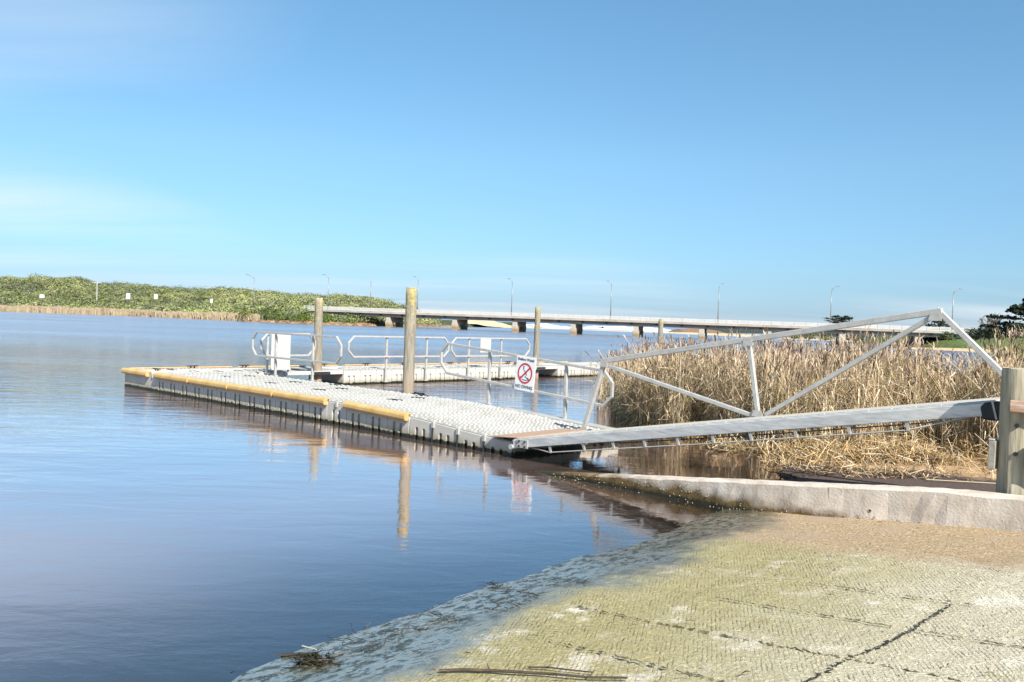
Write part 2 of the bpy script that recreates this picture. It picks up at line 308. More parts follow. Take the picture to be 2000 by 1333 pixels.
# ================================================================== SETTING
# ---- water: one sheet to the horizon
def water_material():
    M = bpy.data.materials.new('river_water'); M.use_nodes = True; t = M.node_tree; t.nodes.clear(); L = t.links.new
    n = lambda ty, **k: (lambda q: [setattr(q, a, b) for a, b in k.items()] and q or q)(t.nodes.new(ty))
    o = n('ShaderNodeOutputMaterial'); geo = n('ShaderNodeNewGeometry')
    dist = n('ShaderNodeVectorMath', operation='DISTANCE'); L(geo.outputs['Position'], dist.inputs[0]); dist.inputs[1].default_value = (1.5, 9, 0)
    big = n('ShaderNodeTexNoise'); big.inputs['Scale'].default_value = .05; big.inputs['Detail'].default_value = 3
    mb_ = n('ShaderNodeMapping'); mb_.inputs['Scale'].default_value = (.5, 1.6, 1); L(geo.outputs['Position'], mb_.inputs[0]); L(mb_.outputs[0], big.inputs[0])
    fac = n('ShaderNodeMapRange', interpolation_type='SMOOTHSTEP'); fac.inputs['From Min'].default_value = 4; fac.inputs['From Max'].default_value = 24
    fac.inputs['To Min'].default_value = .05; fac.inputs['To Max'].default_value = 1
    L(dist.outputs['Value'], fac.inputs[0])
    gust = n('ShaderNodeMapRange'); gust.inputs['From Min'].default_value = .35; gust.inputs['From Max'].default_value = .65; gust.inputs['To Min'].default_value = .55; gust.inputs['To Max'].default_value = 1.3
    L(big.outputs[0], gust.inputs[0])
    amp = n('ShaderNodeMath', operation='MULTIPLY'); L(fac.outputs[0], amp.inputs[0]); L(gust.outputs[0], amp.inputs[1])
    m1 = n('ShaderNodeMapping'); m1.inputs['Scale'].default_value = (1.1, 2.6, 1); m1.inputs['Rotation'].default_value = (0, 0, R(-12)); L(geo.outputs['Position'], m1.inputs[0])
    w1 = n('ShaderNodeTexNoise'); w1.inputs['Scale'].default_value = 1.1; w1.inputs['Detail'].default_value = 5; w1.inputs['Roughness'].default_value = .6; w1.inputs['Distortion'].default_value = .4
    L(m1.outputs[0], w1.inputs[0])
    w2 = n('ShaderNodeTexNoise'); w2.inputs['Scale'].default_value = 7; w2.inputs['Detail'].default_value = 3; L(m1.outputs[0], w2.inputs[0])
    s2 = n('ShaderNodeMath', operation='MULTIPLY_ADD'); L(w2.outputs[0], s2.inputs[0]); s2.inputs[1].default_value = .12; L(w1.outputs[0], s2.inputs[2])
    w3 = n('ShaderNodeTexNoise'); w3.inputs['Scale'].default_value = .33; w3.inputs['Detail'].default_value = 3; L(m1.outputs[0], w3.inputs[0])
    s3 = n('ShaderNodeMath', operation='MULTIPLY_ADD'); L(w3.outputs[0], s3.inputs[0]); s3.inputs[1].default_value = 2.2; L(s2.outputs[0], s3.inputs[2])
    hh = n('ShaderNodeMath', operation='MULTIPLY'); L(s3.outputs[0], hh.inputs[0]); L(amp.outputs[0], hh.inputs[1])
    bp = n('ShaderNodeBump'); bp.inputs['Distance'].default_value = .10; bp.inputs['Strength'].default_value = 1; L(hh.outputs[0], bp.inputs['Height'])
    fr = n('ShaderNodeFresnel'); fr.inputs['IOR'].default_value = 1.36; L(bp.outputs[0], fr.inputs['Normal'])
    gl = n('ShaderNodeBsdfGlossy'); rgf = n('ShaderNodeMapRange', interpolation_type='SMOOTHSTEP'); rgf.inputs['From Min'].default_value = 14; rgf.inputs['From Max'].default_value = 70; rgf.inputs['To Min'].default_value = .03; rgf.inputs['To Max'].default_value = .24; L(dist.outputs['Value'], rgf.inputs[0]); L(rgf.outputs[0], gl.inputs['Roughness']); gl.inputs['Color'].default_value = (1, .93, .93, 1); L(bp.outputs[0], gl.inputs['Normal'])
    df = n('ShaderNodeBsdfDiffuse'); df.inputs['Color'].default_value = (.24, .17, .145, 1)
    tr = n('ShaderNodeBsdfTransparent'); tr.inputs['Color'].default_value = (.84, .76, .56, 1)
    tcx = n('ShaderNodeVectorMath', operation='DOT_PRODUCT'); L(geo.outputs['Position'], tcx.inputs[0]); tcx.inputs[1].default_value = (.731, -.682, 0)   # along the ramp
    opn = n('ShaderNodeMapRange', interpolation_type='SMOOTHSTEP'); opn.inputs['From Min'].default_value = -4.2; opn.inputs['From Max'].default_value = -7.6; opn.inputs['To Min'].default_value = .04; opn.inputs['To Max'].default_value = .9
    L(tcx.outputs['Value'], opn.inputs[0])
    body = n('ShaderNodeMixShader'); L(opn.outputs[0], body.inputs[0]); L(tr.outputs[0], body.inputs[1]); L(df.outputs[0], body.inputs[2])
    mx = n('ShaderNodeMixShader'); L(fr.outputs[0], mx.inputs[0]); L(body.outputs[0], mx.inputs[1]); L(gl.outputs[0], mx.inputs[2])
    sq = n('ShaderNodeMath', operation='SUBTRACT'); sq.inputs[0].default_value = 1; L(fr.outputs[0], sq.inputs[1])
    pw = n('ShaderNodeMath', operation='POWER'); L(sq.outputs[0], pw.inputs[0]); pex = n('ShaderNodeMapRange', interpolation_type='SMOOTHSTEP'); pex.inputs['From Min'].default_value = -4.3; pex.inputs['From Max'].default_value = -6.4; pex.inputs['To Min'].default_value = 2.9; pex.inputs['To Max'].default_value = 3.6; L(tcx.outputs['Value'], pex.inputs[0]); L(pex.outputs[0], pw.inputs[1])
    iv = n('ShaderNodeMath', operation='SUBTRACT'); iv.inputs[0].default_value = 1; L(pw.outputs[0], iv.inputs[1]); L(iv.outputs[0], mx.inputs[0])
    L(mx.outputs[0], o.inputs[0])
    return M
m_water = water_material()
S = 9000
wat = MB().add([(-S, -60, 0), (S, -60, 0), (S, S, 0), (-S, S, 0)], [(0, 1, 2, 3)]).build('water', m_water); tag(wat, 'calm blue tannin-stained river water', kind='structure')
bed = MB().add([(-400, -60, -1.1), (400, -60, -1.1), (400, 600, -1.1), (-400, 600, -1.1)], [(0, 1, 2, 3)]).build('riverbed', m_bed); tag(bed, 'dark brown mud of the riverbed', kind='structure')

# ---- concrete boat ramp, sloping along t
def ramp_z(t, b): return (t - 3.62 + .075 * (b + 1.)) * .108
def ramp_material():
    M = bpy.data.materials.new('ramp_concrete'); M.use_nodes = True; t = M.node_tree; L = t.links.new; b = t.nodes['Principled BSDF']
    n = t.nodes.new
    def math_(op, a, c=None):
        q = n('ShaderNodeMath'); q.operation = op
        for i, x in enumerate((a, c)):
            if x is None: continue
            if isinstance(x, (int, float)): q.inputs[i].default_value = x
            else: L(x, q.inputs[i])
        return q.outputs[0]
    def rng_(x, a, c, d=0., e=1.):
        q = n('ShaderNodeMapRange'); q.interpolation_type = 'SMOOTHSTEP'; L(x, q.inputs[0])
        for i, v in enumerate((a, c, d, e)): q.inputs[i + 1].default_value = v
        return q.outputs[0]
    def noise(s, det=5, vec=None, rough=.6):
        q = n('ShaderNodeTexNoise'); q.inputs['Scale'].default_value = s; q.inputs['Detail'].default_value = det; q.inputs['Roughness'].default_value = rough
        L(vec or pos, q.inputs[0]); return q.outputs[0]
    def mix(f, a, c):
        q = n('ShaderNodeMix'); q.data_type = 'RGBA'
        if isinstance(f, (int, float)): q.inputs['Factor'].default_value = f
        else: L(f, q.inputs['Factor'])
        for nm, x in (('A', a), ('B', c)):
            if isinstance(x, tuple): q.inputs[nm].default_value = (*x, 1)
            else: L(x, q.inputs[nm])
        return q.outputs['Result']
    tc_ = n('ShaderNodeTexCoord'); pos = tc_.outputs['Object']       # object frame: x along t, y along b
    sp = n('ShaderNodeSeparateXYZ'); L(pos, sp.inputs[0]); T, B, Z = sp.outputs
    big = noise(.8, 4); mid = noise(3.2, 6); fine = rng_(noise(42, 5, rough=.7), .34, .66)
    # cast-in anti-slip ridges, running at an angle to the ramp
    mp_ = n('ShaderNodeMapping'); mp_.inputs['Rotation'].default_value = (0, 0, R(-30)); L(pos, mp_.inputs[0])
    wv = n('ShaderNodeTexWave'); wv.wave_type = 'BANDS'; wv.bands_direction = 'X'; wv.inputs['Scale'].default_value = 13.5; wv.inputs['Distortion'].default_value = 2.2; wv.inputs['Detail'].default_value = 3; wv.inputs['Detail Scale'].default_value = 1.6
    L(mp_.outputs[0], wv.inputs[0])
    gmask = rng_(noise(7, 6, rough=.8), .40, .60)
    groove = math_('SUBTRACT', 1, math_('MULTIPLY', gmask, math_('SUBTRACT', 1, rng_(wv.outputs[0], .05, .5))))
    # where things lie: h = height over the river; sand washed along the wall; algae in the splash zone
    hgt = math_('ADD', math_('ADD', Z, math_('MULTIPLY', math_('SUBTRACT', big, .5), .10)), math_('MULTIPLY', math_('SUBTRACT', noise(5, 7, rough=.75), .5), .075))
    sand = rng_(math_('ADD', B, math_('MULTIPLY', math_('SUBTRACT', mid, .5), 1.1)), -2.35, -1.9)
    alg = math_('MULTIPLY', rng_(hgt, .36, .12), rng_(math_('ADD', mid, math_('MULTIPLY', big, .6)), .48, .86))
    algv = mix(fine, mix(mid, (.24, .20, .055), (.34, .29, .10)), mix(mid, (.34, .295, .11), (.50, .44, .20)))
    conc = mix(fine, mix(mid, (.48, .42, .29), (.68, .61, .47)), mix(mid, (.64, .57, .42), (.88, .82, .67)))
    col = mix(rng_(noise(2.1, 7, rough=.7), .54, .62), conc, (.84, .79, .67))
    algm = math_('MULTIPLY', rng_(hgt, .36, .12, .12, 1), rng_(math_('ADD', math_('MULTIPLY', mid, .7), math_('MULTIPLY', big, .5)), .28, .52))
    algm = math_('MULTIPLY', algm, rng_(noise(2.6, 7, rough=.7), .66, .54))
    algm = math_('MAXIMUM', algm, rng_(math_('ADD', mid, math_('MULTIPLY', big, .5)), .82, .98, 0, .6))
    col = mix(math_('MULTIPLY', algm, .8), col, algv)
    mp3 = n('ShaderNodeMapping'); mp3.inputs['Scale'].default_value = (38, 8, 1); L(mp_.outputs[0], mp3.inputs[0])
    dash = rng_(noise(1, 2, mp3.outputs[0], .5), .42, .56)
    dirt = math_('MULTIPLY', math_('MULTIPLY', math_('SUBTRACT', 1, groove), dash), rng_(noise(1.6, 6, rough=.7), .38, .62, .05, .9))
    col = mix(dirt, col, (.17, .145, .065))
    specks = rng_(noise(36, 4, rough=.85), .59, .66)
    col = mix(math_('MULTIPLY', specks, .75), col, (.035, .03, .018))
    scol = mix(fine, (.34, .245, .14), (.60, .46, .29))
    mp2 = n('ShaderNodeMapping'); mp2.inputs['Scale'].default_value = (1.2, 14, 1); L(pos, mp2.inputs[0])
    streak = rng_(noise(3.0, 8, mp2.outputs[0], .8), .53, .60)
    scol = mix(math_('MULTIPLY', streak, .6), scol, (.22, .155, .09))
    scol = mix(rng_(noise(1.9, 6), .5, .62), scol, (.46, .35, .235))
    scol = mix(math_('MULTIPLY', specks, .7), scol, (.06, .045, .03))
    col = mix(sand, col, scol)
    # film of silt and slime on the part that the river keeps wet
    wet = rng_(hgt, .088, .045)
    col = mix(math_('MULTIPLY', wet, .8), col, mix(mid, (.055, .065, .05), (.15, .155, .12)))
    mp5 = n('ShaderNodeMapping'); mp5.inputs['Scale'].default_value = (1.8, .8, 1); L(pos, mp5.inputs[0])
    weed = math_('MULTIPLY', rng_(hgt, .08, .03, 0, .85), rng_(noise(10, 8, mp5.outputs[0], .8), .48, .55))
    col = mix(weed, col, (.012, .016, .012))
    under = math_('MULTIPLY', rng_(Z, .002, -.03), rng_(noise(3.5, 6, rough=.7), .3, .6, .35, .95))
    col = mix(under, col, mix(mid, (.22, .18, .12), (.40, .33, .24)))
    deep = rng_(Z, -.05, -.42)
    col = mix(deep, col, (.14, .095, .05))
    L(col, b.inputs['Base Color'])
    rgh = math_('MAXIMUM', rng_(hgt, .05, .105, .22, .9), math_('MULTIPLY', weed, .6)); L(rgh, b.inputs['Roughness'])
    L(math_('MULTIPLY', rng_(hgt, .05, .10, 1.0, .25), math_('SUBTRACT', 1, math_('MULTIPLY', weed, .85))), b.inputs['Specular IOR Level'])
    ridge_h = math_('MULTIPLY', math_('MAXIMUM', groove, math_('SUBTRACT', 1, dash)), math_('SUBTRACT', 1, math_('MAXIMUM', math_('MULTIPLY', sand, .9), math_('MULTIPLY', wet, .95))))
    h1 = math_('ADD', math_('MULTIPLY', ridge_h, .005), math_('MULTIPLY', math_('MULTIPLY', fine, math_('SUBTRACT', 1.05, wet)), .006))
    h1 = math_('ADD', h1, math_('MULTIPLY', math_('MULTIPLY', noise(9, 5), math_('SUBTRACT', 1.15, wet)), .012))
    bp = n('ShaderNodeBump'); bp.inputs['Distance'].default_value = 1; bp.inputs['Strength'].default_value = 1; L(h1, bp.inputs['Height'])
    L(bp.outputs[0], b.inputs['Normal'])
    bp2 = n('ShaderNodeBump'); bp2.inputs['Distance'].default_value = .012; L(noise(10, 5), bp2.inputs['Height']); L(bp2.outputs[0], b.inputs['Coat Normal'])
    L(math_('MULTIPLY', wet, math_('SUBTRACT', 1, math_('MULTIPLY', weed, .9))), b.inputs['Coat Weight']); b.inputs['Coat Roughness'].default_value = .10; b.inputs['Coat IOR'].default_value = 1.7
    return M
ts = np.arange(-3, 16.01, .07); bs = np.arange(-14, -.60, .07)
tt, bb = np.meshgrid(ts, bs, indexing='ij'); zz = ramp_z(tt, bb) + (noise2(tt + 50, bb + 50, 3, 4, .9) - .5) * .05
V = np.stack([tt.ravel(), bb.ravel(), zz.ravel()], 1)
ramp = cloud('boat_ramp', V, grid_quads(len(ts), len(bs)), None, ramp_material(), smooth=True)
ramp.location = O; ramp.rotation_euler = (0, 0, ANG); tag(ramp, 'ridged concrete boat ramp with green algae', kind='structure')
m_joint = mat('joint_grass', [(.05, .045, .022), (.16, .14, .07)], .8, 30)
# weedy joints and one open crack across the slab
def joint(pts, wd, name, tuft):
    mb = MB(); r = random.Random(len(pts) * 7 + int(wd * 1e4) + int(abs(pts[0][1]) * 100))
    for (t0, b0), (t1, b1) in zip(pts[:-1], pts[1:]):
        Ln = math.hypot(t1 - t0, b1 - b0); k = max(2, int(Ln / .016))
        for i in range(k):
            if r.random() < .35 and tuft: continue
            f = (i + r.random()) / k; t = t0 + (t1 - t0) * f + r.gauss(0, wd * .35); b_ = b0 + (b1 - b0) * f + r.gauss(0, wd * .35)
            z = ramp_z(t, b_) + .006; a = math.atan2(b1 - b0, t1 - t0) + r.gauss(0, .5); l = r.uniform(.008, .028); q = wd * r.uniform(.15, .4)
            c, s_ = math.cos(a), math.sin(a)
            base = [(t + c * l, b_ + s_ * l, z), (t - s_ * q, b_ + c * q, z + .004), (t - c * l, b_ - s_ * l, z), (t + s_ * q, b_ - c * q, z + .002)]
            top = (t + r.gauss(0, .01), b_ + r.gauss(0, .01), z + r.uniform(.004, .010))
            mb.add(base + [top], [(0, 1, 4), (1, 2, 4), (2, 3, 4), (3, 0, 4), (3, 2, 1, 0)])
    return mb.build(name, m_joint if tuft else m_weed, ramp)

# ---- sand behind the wall, rising to the right
def sand_z(X, Y):
    t, b = TB(X, Y)
    n_ = (noise2(X + 40, Y + 40, 5, 4, .35) - .5) * .16
    z = .055 * (t - 2.9 + .22 * (b - 1)) + n_
    return np.minimum(z, .55)
ts = np.arange(-7, 14.01, .2); bs = np.arange(-.46, 14.01, .2)
tt, bb = np.meshgrid(ts, bs, indexing='ij')
X = O.x + ex.x * tt + ey.x * bb; Y = O.y + ex.y * tt + ey.y * bb
V = np.stack([X.ravel(), Y.ravel(), sand_z(X, Y).ravel()], 1)
def damp(M):  # dark band along the wall: damp mud plus partial shade painted into the colour
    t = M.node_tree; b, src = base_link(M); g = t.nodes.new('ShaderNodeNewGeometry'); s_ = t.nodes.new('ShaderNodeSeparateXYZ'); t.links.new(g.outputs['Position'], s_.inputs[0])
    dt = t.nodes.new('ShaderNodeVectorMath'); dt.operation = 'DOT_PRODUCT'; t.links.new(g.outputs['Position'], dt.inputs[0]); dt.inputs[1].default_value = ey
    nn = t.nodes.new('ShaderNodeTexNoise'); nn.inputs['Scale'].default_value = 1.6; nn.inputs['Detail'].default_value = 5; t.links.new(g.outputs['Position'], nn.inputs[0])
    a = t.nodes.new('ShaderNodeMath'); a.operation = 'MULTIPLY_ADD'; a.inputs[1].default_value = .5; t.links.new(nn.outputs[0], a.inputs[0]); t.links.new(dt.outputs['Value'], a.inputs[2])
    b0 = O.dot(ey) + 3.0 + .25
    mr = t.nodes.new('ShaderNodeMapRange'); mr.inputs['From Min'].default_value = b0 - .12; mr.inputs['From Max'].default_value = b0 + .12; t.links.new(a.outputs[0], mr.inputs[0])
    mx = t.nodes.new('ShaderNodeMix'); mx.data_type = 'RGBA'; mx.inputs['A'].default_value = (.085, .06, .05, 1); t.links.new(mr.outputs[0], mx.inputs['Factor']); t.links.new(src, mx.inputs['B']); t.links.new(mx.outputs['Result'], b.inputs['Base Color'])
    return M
m_sand2 = damp(mat('sand_bank_damp_shade', [(.30, .19, .10), (.46, .31, .17), (.56, .41, .25)], .9, 3, detail=8, bump=.02, bscale=14))
sandb = cloud('sand_bank', V, grid_quads(len(ts), len(bs)), None, m_sand2, smooth=True); tag(sandb, 'damp sand strip with painted-in shade behind the concrete wall', kind='structure')

# ---- far shore: a scrubby hill on the left, built as terrain
def px(x): return (x - 1000) / 1700.
shore_r = np.array([-1.3, px(0), px(250), px(500), px(690), px(860), px(905), px(960), px(1010)])
shore_Y = np.array([185, 173, 176, 155, 149, 186, 195, 235, 240.])
sky_x = np.array([-700, -200, 0, 100, 140, 175, 230, 275, 300, 380, 440, 520, 580, 640, 700, 760, 790, 815, 850, 900, 960, 1010])
sky_y = np.array([545, 543, 543, 540, 542, 553, 553, 558, 563, 566, 563, 571, 576, 579, 579, 590, 599, 609, 622, 625, 632, 640])
hor = 627 + .0365 * (sky_x - 1000)
ridge_D = 285.
ridge_h = np.maximum(EYE + (hor - sky_y) * ridge_D / 1700 - 1.6, .5)
rr = np.linspace(-1.3, px(1010), 150); dd = np.concatenate([np.linspace(-2, 30, 24), np.linspace(34, 260, 34)])
RR, DD = np.meshgrid(rr, dd, indexing='ij')
sh = np.interp(RR, shore_r, shore_Y); YY = sh + DD
hr = np.interp(RR, (sky_x - 1000) / 1700., ridge_h)
f1 = np.clip(DD / 7, 0, 1); f2 = np.clip((YY - sh - 8) / (ridge_D - sh - 8), 0, 1); f2 = f2 * f2 * (3 - 2 * f2)
ZZ = -.4 + f1 * 1.2 + np.minimum(hr, 40) * f2 * np.where(YY > ridge_D, np.clip(1 - (YY - ridge_D) / 300, .3, 1), 1) * .97
ZZ += (noise2(RR * 60 + 30, YY * .05, 9, 4, 1) - .5) * 1.6 * np.clip(DD / 25, 0, 1) * np.clip(hr / 4, .2, 1)
XX = RR * YY
def hill_z(X, Y):
    r = X / Y; s = np.interp(r, shore_r, shore_Y); d = Y - s; h = np.interp(r, (sky_x - 1000) / 1700., ridge_h)
    f2 = np.clip((d - 8) / (ridge_D - s - 8), 0, 1); f2 = f2 * f2 * (3 - 2 * f2)
    return -.4 + np.clip(d / 7, 0, 1) * 1.2 + h * f2 * .97 + (noise2(r * 60 + 30, Y * .05, 9, 4, 1) - .5) * 1.6 * np.clip(d / 25, 0, 1) * np.clip(h / 4, .2, 1)
hill = cloud('hill', np.stack([XX.ravel(), YY.ravel(), ZZ.ravel()], 1), grid_quads(len(rr), len(dd)), None, m_earth, smooth=True)
tag(hill, 'low scrub-covered hill on the far shore', kind='structure')

# scrub cover: thousands of leafy mounds reading as one mass
def mounds(cx, cy, cz, rad, tall, npl, base_col, size):
    n = len(cx); th = rng.uniform(0, 2 * math.pi, (n, npl)); u = rng.uniform(-.15, 1, (n, npl)); q = np.sqrt(np.maximum(0, 1 - u * u))
    lump = 1 + .25 * np.sin(th * 3 + rng.uniform(0, 6, (n, 1))) * q
    rr_ = rng.uniform(.78, 1.05, (n, npl)) * lump
    D = np.stack([q * np.cos(th), q * np.sin(th), u], -1)
    P = np.stack([cx[:, None] + rad[:, None] * D[..., 0] * rr_, cy[:, None] + rad[:, None] * D[..., 1] * rr_, cz[:, None] + tall[:, None] * D[..., 2] * rr_], -1).reshape(-1, 3)
    V_, F_ = leaf_quads(P, rng.uniform(.6, 1.3, len(P)) * np.repeat(size, npl), .15, D.reshape(-1, 3) * 1.1, .26)
    c = np.repeat(base_col, npl, 0) * rng.uniform(.86, 1.12, (len(P), 1))
    return V_, F_, np.repeat(c, 4, 0)
n_b = 4600
r_ = rng.uniform(-.74, px(845), n_b); s_ = np.interp(r_, shore_r, shore_Y); d_ = 3.5 + (ridge_D - s_ + 6) * rng.random(n_b) ** 1.25
cy = s_ + d_; cx = r_ * cy; cz = hill_z(cx, cy)
big_ = rng.uniform(.8, 1.5, n_b) * np.where(rng.random(n_b) < .2, 1.5, 1)
tone = noise2(cx * .03 + 20, cy * .03, 11, 3, 1)[:, None]
pal = np.array([[.17, .21, .075], [.28, .31, .12], [.38, .37, .18], [.22, .25, .15], [.40, .41, .14], [.07, .075, .045]])
bc = pal[rng.choice(6, n_b, p=[.22, .31, .12, .15, .08, .12])] * (.55 + .85 * tone)
scrub = cloud('coastal_scrub', *mounds(cx, cy, cz, big_ * 1.6, big_ * rng.uniform(.65, 1.0, n_b), 124, bc, .20 + big_ * .09), m_leaf)
tag(scrub, 'dense green coastal scrub covering the far hill', 'scrub', kind='stuff')

# tan reeds along the far shoreline
n_b = 7000
r_ = rng.uniform(-.66, px(505), n_b); s_ = np.interp(r_, shore_r, shore_Y); yv = s_ + rng.uniform(-.8, 2.2, n_b); xv = r_ * yv
hv = rng.uniform(.8, 1.45, n_b) * (.75 + .5 * noise2(xv * .35 + 90, yv * .1, 21, 3, 1))
P = np.stack([np.stack([xv, yv, np.full(n_b, -.05)], 1), np.stack([xv + rng.normal(0, .12, n_b), yv, hv * .6], 1), np.stack([xv + rng.normal(0, .25, n_b), yv, hv], 1)], 1)
sd_ = np.stack([np.ones(n_b), np.zeros(n_b), np.zeros(n_b)], 1)
colr = np.array([.46, .37, .25]) * rng.uniform(.6, 1.25, (n_b, 1))
V, F, C = ribbons(P, sd_, np.tile(np.array([.10, .17, .05]), (n_b, 1)), colr)
ff = cloud('far_reeds', V, F, C, m_reed); tag(ff, 'tan reeds fringing the far shore', 'reeds', kind='stuff')

# separate rounded shrubs near the bridge end
def shrub(name, loc, rad, tall, col, label, group=None, npl=420, size=.3):
    e = empty(name, loc)
    cx = rng.normal(0, rad * .33, 7); cy = rng.normal(0, rad * .3, 7); k = rng.uniform(.45, .7, 7); k[0] = .8; cx[0] = cy[0] = 0
    V, F, C = mounds(cx, cy, np.full(7, tall * .12), k * rad, tall * rng.uniform(.55, .9, 7), npl // 5, np.tile(np.array(col), (7, 1)) * rng.uniform(.85, 1.15, (7, 1)), np.full(7, size))
    cloud('crown', V, F, C, m_leaf, e)
    mb = MB()
    for i in range(5):
        a = i * 1.26; mb.tube([(0, 0, -.2), (math.cos(a) * rad * .25, math.sin(a) * rad * .25, tall * .35), (math.cos(a) * rad * .4, math.sin(a) * rad * .4, tall * .65)], [.06, .045, .02], 5)
    mb.build('stem', m_bark, e)
    return tag(e, label, 'shrub', group)
def at(x, Y, z=0): return (px(x) * Y, Y, z)
shrub('shrub', at(486, 157, .5), 2.2, 2.3, (.14, .17, .03), 'yellow-green rounded shrub left of the bridge ramp, by the first street lamp')
shrub('shrub', at(520, 156, .5), 2.6, 2.6, (.07, .11, .02), 'dark green shrub on the far shore just below the bridge guard rail')
shrub('shrub', at(558, 155, .5), 2.6, 2.9, (.10, .15, .025), 'tallest bright green shrub on the far shore left of the bridge')
shrub('shrub', at(592, 154, .5), 2.2, 2.5, (.11, .16, .025), 'bright green shrub directly left of the lichen-topped middle pile')
shrub('shrub', at(635, 153, .4), 2.3, 2.2, (.085, .13, .022), 'green shrub behind the middle pile under the bridge end')
shrub('shrub', at(662, 153, .3), 2.3, 1.7, (.10, .15, .03), 'low green shrub on the bank where the bridge leaves the shore')
# brown rock and sand edge under those shrubs
n_b = 900
r_ = rng.uniform(px(470), px(890), n_b); s_ = np.interp(r_, shore_r, shore_Y); yv = s_ + rng.uniform(-1.0, 2.0, n_b); xv = r_ * yv
cube = np.array([[-1, -1, -1], [1, -1, -1], [1, 1, -1], [-1, 1, -1], [-.6, -.7, 1], [.7, -.6, .8], [.6, .7, .9], [-.7, .6, .7]]) * .5
cf = np.array([(0, 1, 5, 4), (1, 2, 6, 5), (2, 3, 7, 6), (3, 0, 4, 7), (4, 5, 6, 7), (3, 2, 1, 0)])
sz = rng.uniform(.2, .8, n_b); V = (cube[None] * (1 + rng.normal(0, .15, (n_b, 8, 3)))) * sz[:, None, None] * np.array([1.5, 1, .7]) + np.stack([xv, yv, np.clip((yv - s_) * .15, 0, .4)], 1)[:, None]
F = (cf[None] + (np.arange(n_b) * 8)[:, None, None]).reshape(-1, 4); V = V.reshape(-1, 3)
colr = np.array([[.72, .70, .66]]) * rng.uniform(.4, 1.4, (n_b, 1))
m_rocka = mat('rock_mix', [(.26, .16, .09), (.48, .32, .20)], .9, 1.5, attr=True)
rk = cloud('shore_rocks', V, F, np.repeat(colr, 8, 0), m_rocka); tag(rk, 'brown broken rocks along the far waterline', 'rocks', kind='stuff')

# ---- dune, spit, sea surf and headlands beyond the bridge
def mound_strip(name, pts, M, label, z_noise=.3, seed=1, kind='structure', depth_n=12):
    """pts: (x, y0, y1, height) along the strip; a rounded ridge"""
    pts = np.array(pts, float); n = 60; f = np.linspace(0, 1, n) * (len(pts) - 1)
    g = lambda c: np.interp(f, np.arange(len(pts)), pts[:, c])
    v = np.linspace(0, 1, depth_n); X_ = np.repeat(g(0)[:, None], depth_n, 1); Y_ = g(1)[:, None] * (1 - v) + g(2)[:, None] * v
    Z_ = -.3 + (g(3)[:, None] + .3) * np.sin(np.pi * np.clip(v * .9 + .05, 0, 1)) ** .6 * (1 + (noise2(X_ * .12 + 70, Y_ * .12 + 70, seed, 4, 1) - .5) * z_noise * 2)
    o = cloud(name, np.stack([X_.ravel(), Y_.ravel(), Z_.ravel()], 1), grid_quads(n, depth_n), None, M, smooth=True)
    return tag(o, label, kind=kind)
mound_strip('dune', [(px(880) * 205, 203, 260, .6), (px(905) * 210, 208, 270, 2.6), (px(935) * 215, 212, 270, 2.3), (px(965) * 225, 220, 270, 1.1), (px(1000) * 230, 228, 265, .4)], m_dune, 'pale sand dune beyond the bridge', .7, 4)
mound_strip('sand_spit', [(px(940) * 232, 232, 262, .35), (px(1050) * 235, 235, 260, .25), (px(1150) * 238, 238, 256, .15), (px(1300) * 236, 236, 258, .25), (px(1400) * 222, 224, 250, .4), (px(1520) * 200, 204, 250, .5), (px(1700) * 180, 182, 230, .5)], m_dune, 'narrow sand spit at the river mouth', .3, 6)
for i, (xa, xb, Yd, h) in enumerate([(975, 1130, 285, .55), (1040, 1230, 330, .9), (1100, 1330, 300, .6), (1180, 1400, 390, 1.1), (960, 1120, 420, .9), (1130, 1300, 520, 1.2), (1010, 1060, 268, .45), (1240, 1390, 290, .7)]):
    k = np.linspace(0, 1, 7); r2 = random.Random(i)
    mound_strip('surf', [(px(xa + (xb - xa) * q) * Yd, Yd + r2.uniform(-5, 5), Yd + 16 + r2.uniform(-3, 6), h * .38 * (math.sin(math.pi * min(max(q, .04), .96)) ** .5) * r2.uniform(.6, 1.1)) for q in k], m_foam, 'white breaking surf beyond the bridge', 2.4, 30 + i, 'stuff', 10)
mound_strip('headland', [(px(1322) * 250, 246, 275, .2), (px(1335) * 250, 246, 275, 1.0), (px(1370) * 250, 245, 285, 1.3), (px(1410) * 250, 244, 285, 1.1), (px(1440) * 250, 246, 280, .3)], m_rock, 'low sandstone point behind the bridge', .4, 8)
mound_strip('headland', [(px(1385) * 262, 258, 300, .1), (px(1405) * 262, 255, 310, 2.2), (px(1450) * 262, 252, 320, 2.9), (px(1520) * 262, 245, 320, 3.0), (px(1600) * 250, 230, 310, 3.0), (px(1700) * 240, 215, 300, 2.9), (px(1850) * 230, 200, 300, 2.8)], m_head, 'dark scrub-covered headland behind the bridge', .25, 9)

# ---- right bank with grass
def bank_pts(pts, M, name, label, kind='structure', seed=2, zn=.2):
    return mound_strip(name, pts, M, label, zn, seed, kind)
bank_pts([(62, 124, 150, .3), (64, 121, 160, 1.4), (68, 116, 170, 2.2), (76, 108, 175, 2.4), (100, 95, 180, 2.6), (140, 70, 180, 3)], m_grass, 'grass_bank', 'mown grass bank at the right end of the bridge', zn=.1)
bank_pts([(54, 119, 126, .15), (60, 115, 124, .3), (66, 109, 120, .35), (80, 98, 115, .4)], m_sand, 'beach', 'narrow sandy beach under the grass bank', seed=5)

